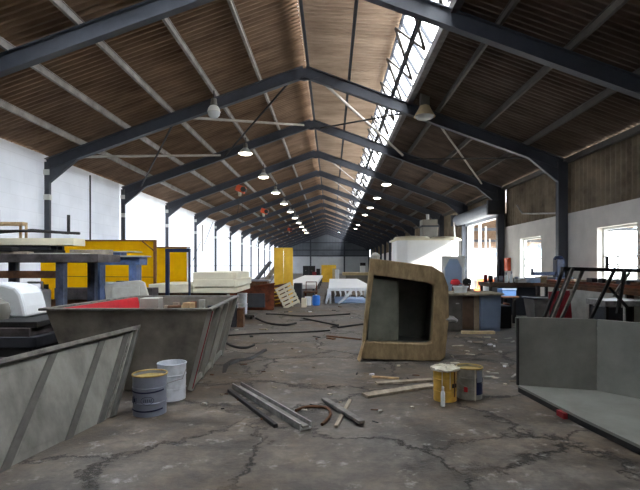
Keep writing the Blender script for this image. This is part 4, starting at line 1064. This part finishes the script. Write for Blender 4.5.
MB().ring([V((3.84, 8.93, .54)), V((4.38, 8.93, .54)), V((4.38, 9.47, .54)), V((3.84, 9.47, .54))], [V((3.88, 8.97, .54)), V((4.34, 8.97, .54)), V((4.34, 9.43, .54)), V((3.88, 9.43, .54))], (0, 0, .03)).build('rim', M['char'], t)
t = table('side_table', 'small dark table holding a blue basket beside the base cabinets', (3.45, 9.6, 0), (3.84, 10.3, .56), M['brownwood'], M['darkrod'], .03, 2)
t = thing('basket', 'light blue plastic basket on the small dark table', 'basket', (3.66, 9.8, .56))
MB().ring([V((3.52, 9.65, .565)), V((3.80, 9.65, .565)), V((3.80, 9.95, .565)), V((3.52, 9.95, .565))], [V((3.54, 9.67, .565)), V((3.78, 9.67, .565)), V((3.78, 9.93, .565)), V((3.54, 9.93, .565))], (0, 0, .14)).box((3.53, 9.66, .56), (3.79, 9.94, .575)).build('body', M['lightblue'], t)
MB().box((3.51, 9.64, .69), (3.81, 9.66, .72)).build('rim', M['bluepaint'], t)
t = table('metal_bench', 'dark brown topped bench with bottles under the window nearer the doorway', (3.75, 11.12, 0), (5.2, 12.0, .78), M['cabdoor'], M['darkrod'], .10, 2)
for i, (x, h) in enumerate(((4.18, .24), (4.30, .27))):
    t = thing('spray_bottle', ('shorter white bottle on the dark brown bench', 'taller white bottle on the dark brown bench')[i], 'bottle', (x, 11.2, .78))
    MB().lathe([(0, 0), (.04, 0), (.042, h*.6), (.02, h*.78), (0, h*.78)], n=16).build('body', M['white'], t, world=False, smooth=True)
    MB().lathe([(.016, h*.77), (.018, h), (0, h)], n=12).build('cap', M['tin'], t, world=False)
for i, (lo, hi, m_, l) in enumerate((((4.42, 11.1, .78), (4.62, 11.3, .86), 'white', 'small white box on the dark brown bench past the bottles'), ((4.7, 11.1, .78), (4.95, 11.4, .90), 'bluepaint', 'pale blue box on the dark brown bench below the window'), ((4.98, 11.2, .78), (5.15, 11.5, .93), 'wood', 'tan wooden box on the dark brown bench end'))):
    box('box', l, 'box', lo, hi, M[m_])
box('toolbox', 'dark toolbox on the floor beside the blue grey cabinet', 'toolbox', (3.20, 8.9, 0), (3.42, 9.4, .42), M['black'])
box('crate', 'dark crate on the floor below the blue basket', 'crate', (3.56, 9.8, 0), (3.73, 10.1, .40), M['rust'])
box('green_box', 'low grey green box on the floor before the milky bin', 'box', (3.25, 7.8, 0), (3.62, 8.3, .28), M['gel'])
box('cabinet', 'dark cabinet under the dark brown bench', 'cabinet', (4.0, 11.25, 0), (5.0, 11.8, .66), M['char'])
t = thing('hose_box', 'orange red box on the block wall beside the doorway', 'box', (XR - .06, 14.5, 1.05))
MB().box((XR - .10, 14.42, 1.02), (XR, 14.72, 1.42)).build('body', M['hoistred'], t, bevel=.01)
MB().box((XR - .115, 14.46, 1.06), (XR - .10, 14.68, 1.38)).build('door', M['hoistred'], t)
o = MB().tube([(XR - .20, 14.87, 1.35), (XR - .2, 14.85, 1.2), (XR - .22, 14.85, .8)], [.05, .07, .06], 10)
tag(o.build('jacket', M['darkshirt'], base=(XR - .2, 14.85, .8), smooth=True), 'dark jacket hanging on the column at the doorway', 'jacket')
o = MB().lathe([(0, 0), (.17, 0), (.2, .2), (.18, .5), (.08, .66), (.1, .72), (0, .72)], (5.0, 14.9, 0), 16)
tag(o.build('sack', M['white'], base=(5.0, 14.9, 0), smooth=True), 'white sack standing on the floor under the dark jacket', 'sack')

# ------------------------------------------------------------------ floor debris
def fl(px, py): d = CAM_H * F / (py - 265); return V(((px - 331) / F * d, d, 0))
t = thing('steel_channel', 'grey steel channel lying on the concrete near the camera', 'channel', fl(265, 405))
p, q = fl(237, 388), fl(306, 430); d_ = (q - p).normalized(); sdv = V((-d_.y, d_.x, 0))
mb = MB(); mb.bar(p + V((0,0,.01)), q + V((0,0,.01)), .10, .015); mb.bar(p + sdv*.045 + V((0,0,.028)), q + sdv*.045 + V((0,0,.028)), .012, .05); mb.bar(p - sdv*.045 + V((0,0,.028)), q - sdv*.045 + V((0,0,.028)), .012, .05)
mb.build('channel', M['metal'], t)
MB().bar(p.lerp(q, .35) + V((0,0,.024)), q + V((0,0,.024)), .05, .014).build('insert', M['rim'], t)
def stick(name, label, a_, b_, wd, h, m, z=0, cat='plank', group=None):
    p, q = fl(*a_), fl(*b_); p.z = q.z = z + h / 2
    return tag(MB().bar(p, q, wd, h).build(name, m, base=p, bevel=.003), label, cat, group)
stick('rod', 'thin dark rod lying alongside the steel channel', (229, 392), (276, 428), .03, .03, M['darkrod'], cat='rod')
stick('plank', 'narrow grey plank lying across a stick near the camera', (324, 403), (362, 427), .05, .025, M['rim'], .022)
stick('stick', 'thin pale stick under the narrow grey plank', (350, 401), (336, 428), .03, .02, M['greywood'], cat='stick')
stick('plank', 'long pale plank on the floor pointing at the yellow pail', (365, 397), (432, 386.5), .11, .025, M['greywood'])
stick('plank', 'shorter pale plank on the floor between the mould and the long plank', (376, 384.5), (432, 381), .08, .025, M['greywood'])
stick('plank', 'splintered pale lath beside the shorter plank', (372, 377.5), (399, 379.5), .03, .02, M['wood'])
stick('stick', 'thin brown stick lying on the floor toward the mould base', (327, 336.5), (361, 340), .05, .02, M['brownwood'], cat='stick')
stick('rod', 'dark rod on the floor beyond the thin brown stick', (338, 328), (364, 324.5), .05, .03, M['darkrod'], cat='rod')
stick('rod', 'dark rod on the floor running toward the pale pallet', (304, 319), (338, 326), .05, .03, M['darkrod'], cat='rod')
def hose(name, label, pts, r, m, cat='hose'):
    P = [fl(*p_) + V((0, 0, r)) for p_ in pts]
    Q = []
    for i in range(len(P) - 1):
        a_, b_, c_, d_ = P[max(i-1, 0)], P[i], P[i+1], P[min(i+2, len(P)-1)]
        for k in range(6):
            s = k / 6; Q.append(.5 * ((2*b_) + (c_ - a_)*s + (2*a_ - 5*b_ + 4*c_ - d_)*s*s + (3*b_ - a_ - 3*c_ + d_)*s**3))
    Q.append(P[-1])
    return tag(MB().tube(Q, r, 8).build(name, m, base=P[0], smooth=True), label, cat)
hose('cable', 'brown cable curving over the floor between channel and plank', [(296, 412), (305, 408.5), (318, 408), (328, 410), (330, 417), (322, 426)], .012, M['brownwood'], 'cable')
hose('hose', 'black hose trailing on the floor beyond the tub', [(222, 341), (232, 347), (245, 349), (254, 346)], .018, M['rubber'])
hose('hose', 'thin black hose from the dolly toward the middle of the floor', [(256, 319), (268, 324), (285, 326), (296, 324)], .02, M['rubber'])
hose('cable', 'thin dark cable wandering across the floor past the dolly', [(266, 314.5), (280, 315), (298, 316.5), (318, 316.5), (350, 314.5)], .015, M['rubber'], 'cable')
hose('cable', 'long dark cable on the floor behind the strip of rubber', [(228, 336), (262, 334), (300, 333), (330, 331)], .012, M['rubber'], 'cable')
mb = MB()
P = [fl(224, 373), fl(226, 366), fl(235, 362), fl(248, 360), (fl(256, 356)), fl(265, 351)]
prev = None
for i, p_ in enumerate(P):
    wv = (.02, .035, .05, .045, .03, .03)[i]; up_ = (.005, .02, .035, .02, .015, .03)[i]
    cur = mb.verts([p_ + V((-wv, 0, 0)), p_ + V((wv, 0, .004)), p_ + V((wv*.6, wv, up_)), p_ + V((-wv, wv*.8, up_*.8))])
    if prev:
        for k in range(4): mb.face([prev[k], prev[(k+1)%4], cur[(k+1)%4], cur[k]])
    else: mb.face(cur)
    prev = cur
mb.face(prev)
tag(mb.build('rubber_strip', M['rubber'], base=P[0]), 'curled black strip of rubber on the cracked floor', 'strip')
def scrap(px, py, s, m, k):
    c = fl(px, py); rnd = random.Random(k)
    mb = MB(); pts = []
    for i in range(6):
        a_ = i * math.pi / 3 + rnd.uniform(-.3, .3); r_ = s * rnd.uniform(.5, 1)
        pts.append(c + V((r_*math.cos(a_), r_*math.sin(a_)*rnd.uniform(.5, 1.2), 0)))
    mb.prism(pts, (0, 0, .008 + .01 * rnd.random()))
    return mb.build('scrap', m, base=c)
cnt = 0
for px, py, s, m_ in ((372, 375, .03, 'white'), (398, 366, .03, 'resin'), (330, 395, .025, 'resin'), (282, 372, .03, 'resin'), (300, 352, .04, 'pale'), (318, 345, .03, 'pale'), (272, 340, .04, 'pale'), (345, 352, .03, 'pale'), (480, 350, .05, 'pale'), (490, 345, .06, 'white'), (500, 352, .04, 'pale'), (495, 378, .05, 'resin'), (488, 372, .03, 'resin'), (505, 366, .05, 'pale'), (470, 342, .05, 'pale'), (505, 385, .03, 'resin'), (260, 325, .06, 'pale'), (290, 312, .08, 'wood'), (280, 310, .1, 'greywood'), (310, 312, .06, 'white'), (330, 310, .05, 'pale'), (352, 318, .05, 'pale'), (236, 330, .05, 'pale'), (412, 408, .02, 'resin'), (380, 412, .02, 'pale'), (310, 385, .02, 'pale'), (240, 400, .03, 'brownwood'), (212, 375, .04, 'brownwood'), (222, 395, .03, 'greywood'), (205, 405, .03, 'pale')):
    cnt += 1
    pale = m_ in ('white', 'resin', 'pale')
    tag(scrap(px, py, s, M[m_], cnt), 'small pale scrap lying loose on the concrete floor' if pale else 'small brown wood chip lying loose on the concrete floor', 'scrap', 'pale scraps on the floor' if pale else 'wood chips on the floor')

# ------------------------------------------------------------------ clutter
rnd = random.Random(11)
def chunk(name, m, c, size, rz, tilt=0):
    o = MB().cbox((0, 0, 0), size, 0, tilt, tilt * .6).build(name, m, bevel=.004)
    o.location = c; o.rotation_euler = (0, 0, rz); return o
for k in range(10):
    y = 6.6 + .32 * k
    sx, sy, sz = rnd.uniform(.06, .14), rnd.uniform(.18, .26), rnd.uniform(.03, .08)
    tag(chunk('offcut', M[rnd.choice(['brownwood', 'rust', 'greywood', 'char', 'black'])], (4.73, y, .891 + sz / 2), (sx, sy, sz), rnd.uniform(-.15, .15)),
        'short offcut lying loose on the planks of the wall bench', 'offcut', 'offcuts heaped on the wall bench')
for k in range(10):
    x = 3.85 + .13 * k; sz = rnd.uniform(.06, .20)
    tag(chunk('jar', M[rnd.choice(['black', 'char', 'white', 'redline', 'rust', 'tin'])], (x, 11.75 + rnd.uniform(-.05, .05), .78 + sz / 2), (.09, .09, sz), rnd.uniform(-.4, .4)),
        'small tin in the row along the back of the dark brown bench', 'tin', 'tins at the back of the dark brown bench')
for k in range(12):
    x = -3.3 + .14 * k; sz = rnd.uniform(.15, .5)
    tag(chunk('crate', M[rnd.choice(['black', 'char', 'brownwood', 'greywood', 'rust', 'pale'])], (x, 9.25 + rnd.uniform(-.12, .12), sz / 2), (.12, rnd.uniform(.15, .3), sz), rnd.uniform(-.15, .15)),
        'piece of junk stowed on the floor under the cream slabs', 'junk', 'junk under the cream slabs')
for k in range(7):
    x = -2.25 + .11 * k; sz = rnd.uniform(.62, .70)
    if True:
        tag(chunk('scrap_piece', M[rnd.choice(['brownwood', 'greywood', 'char', 'tan', 'pale', 'rust'])], (x + .06, 5.98, .065 + sz / 2), (.07, .06, sz), rnd.uniform(-.1, .1)),
            'upright scrap piece standing along the far end inside the tub', 'scrap', 'scrap standing in the tub')
def litter(px, py, wd, ln, h, m, label, cat, group, rz):
    c = fl(px, py); tag(chunk(cat, M[m], c + V((0, 0, h / 2)), (wd, ln, h), rz), label, cat, group)
for k in range(46):
    px, py = rnd.uniform(205, 345), 307 + 33 * rnd.random() ** 1.6
    if px < 282 and 305 < py < 324: continue
    if 296 < px < 320 and py < 312: continue
    if abs(py - 315.5) < 2 or abs(py - 333.5) < 2.2 or (px < 300 and 319 < py < 328): continue
    if px < 245 and py > 322: continue
    litter(px, py, rnd.uniform(.02, .07), rnd.uniform(.05, .25), rnd.uniform(.01, .02), rnd.choice(['black', 'char', 'brownwood', 'greywood', 'rubber']),
           'dark fragment lying on the floor past the tub', 'fragment', 'dark fragments past the tub', rnd.uniform(0, 3.1))
for k in range(26):
    litter(rnd.uniform(445, 515), rnd.uniform(336, 386), rnd.uniform(.015, .04), rnd.uniform(.04, .18), rnd.uniform(.005, .015), rnd.choice(['resin', 'pale', 'white', 'greywood']),
           'pale strip of litter lying between the pails and the base cabinets', 'fragment', 'pale strips near the pails', rnd.uniform(0, 3.1))
for k in range(30):
    px, py = rnd.uniform(200, 430), rnd.uniform(345, 424)
    litter(px, py, rnd.uniform(.008, .02), rnd.uniform(.02, .09), .008, rnd.choice(['brownwood', 'black', 'greywood', 'resin']),
           'tiny chip lying on the open concrete floor', 'chip', 'tiny chips on the open floor', rnd.uniform(0, 3.1))
box('black_box', 'flat black box lying on the tall steel workbench front edge', 'box', (-4.9, 6.42, 1.385), (-4.36, 6.58, 1.44), M['black'])
box('tool_case', 'small dark case leaning by the yellow board on the beam stack', 'case', (-3.75, 8.2, .80), (-3.45, 8.4, .92), M['char'])
box('tool_case', 'small pale case on the beam stack beside the dark case', 'case', (-4.1, 8.2, .80), (-3.82, 8.4, .90), M['pale'])
for i, (y0, y1) in enumerate(((22.9, 24.3), (25.0, 26.8))):
    p, q = V((XL + .022, y0, 1.4 + .9 * i)), V((XL + .022, y1, 2.4 + 1.25 * i))
    tag(MB().tube([p, q], .018, 6).build('rope', M['chain'], base=p, smooth=True), ('dark rope slanting up the white wall, low down by the cream slabs', 'dark rope slanting up the white wall, up near the eave')[i], 'rope')
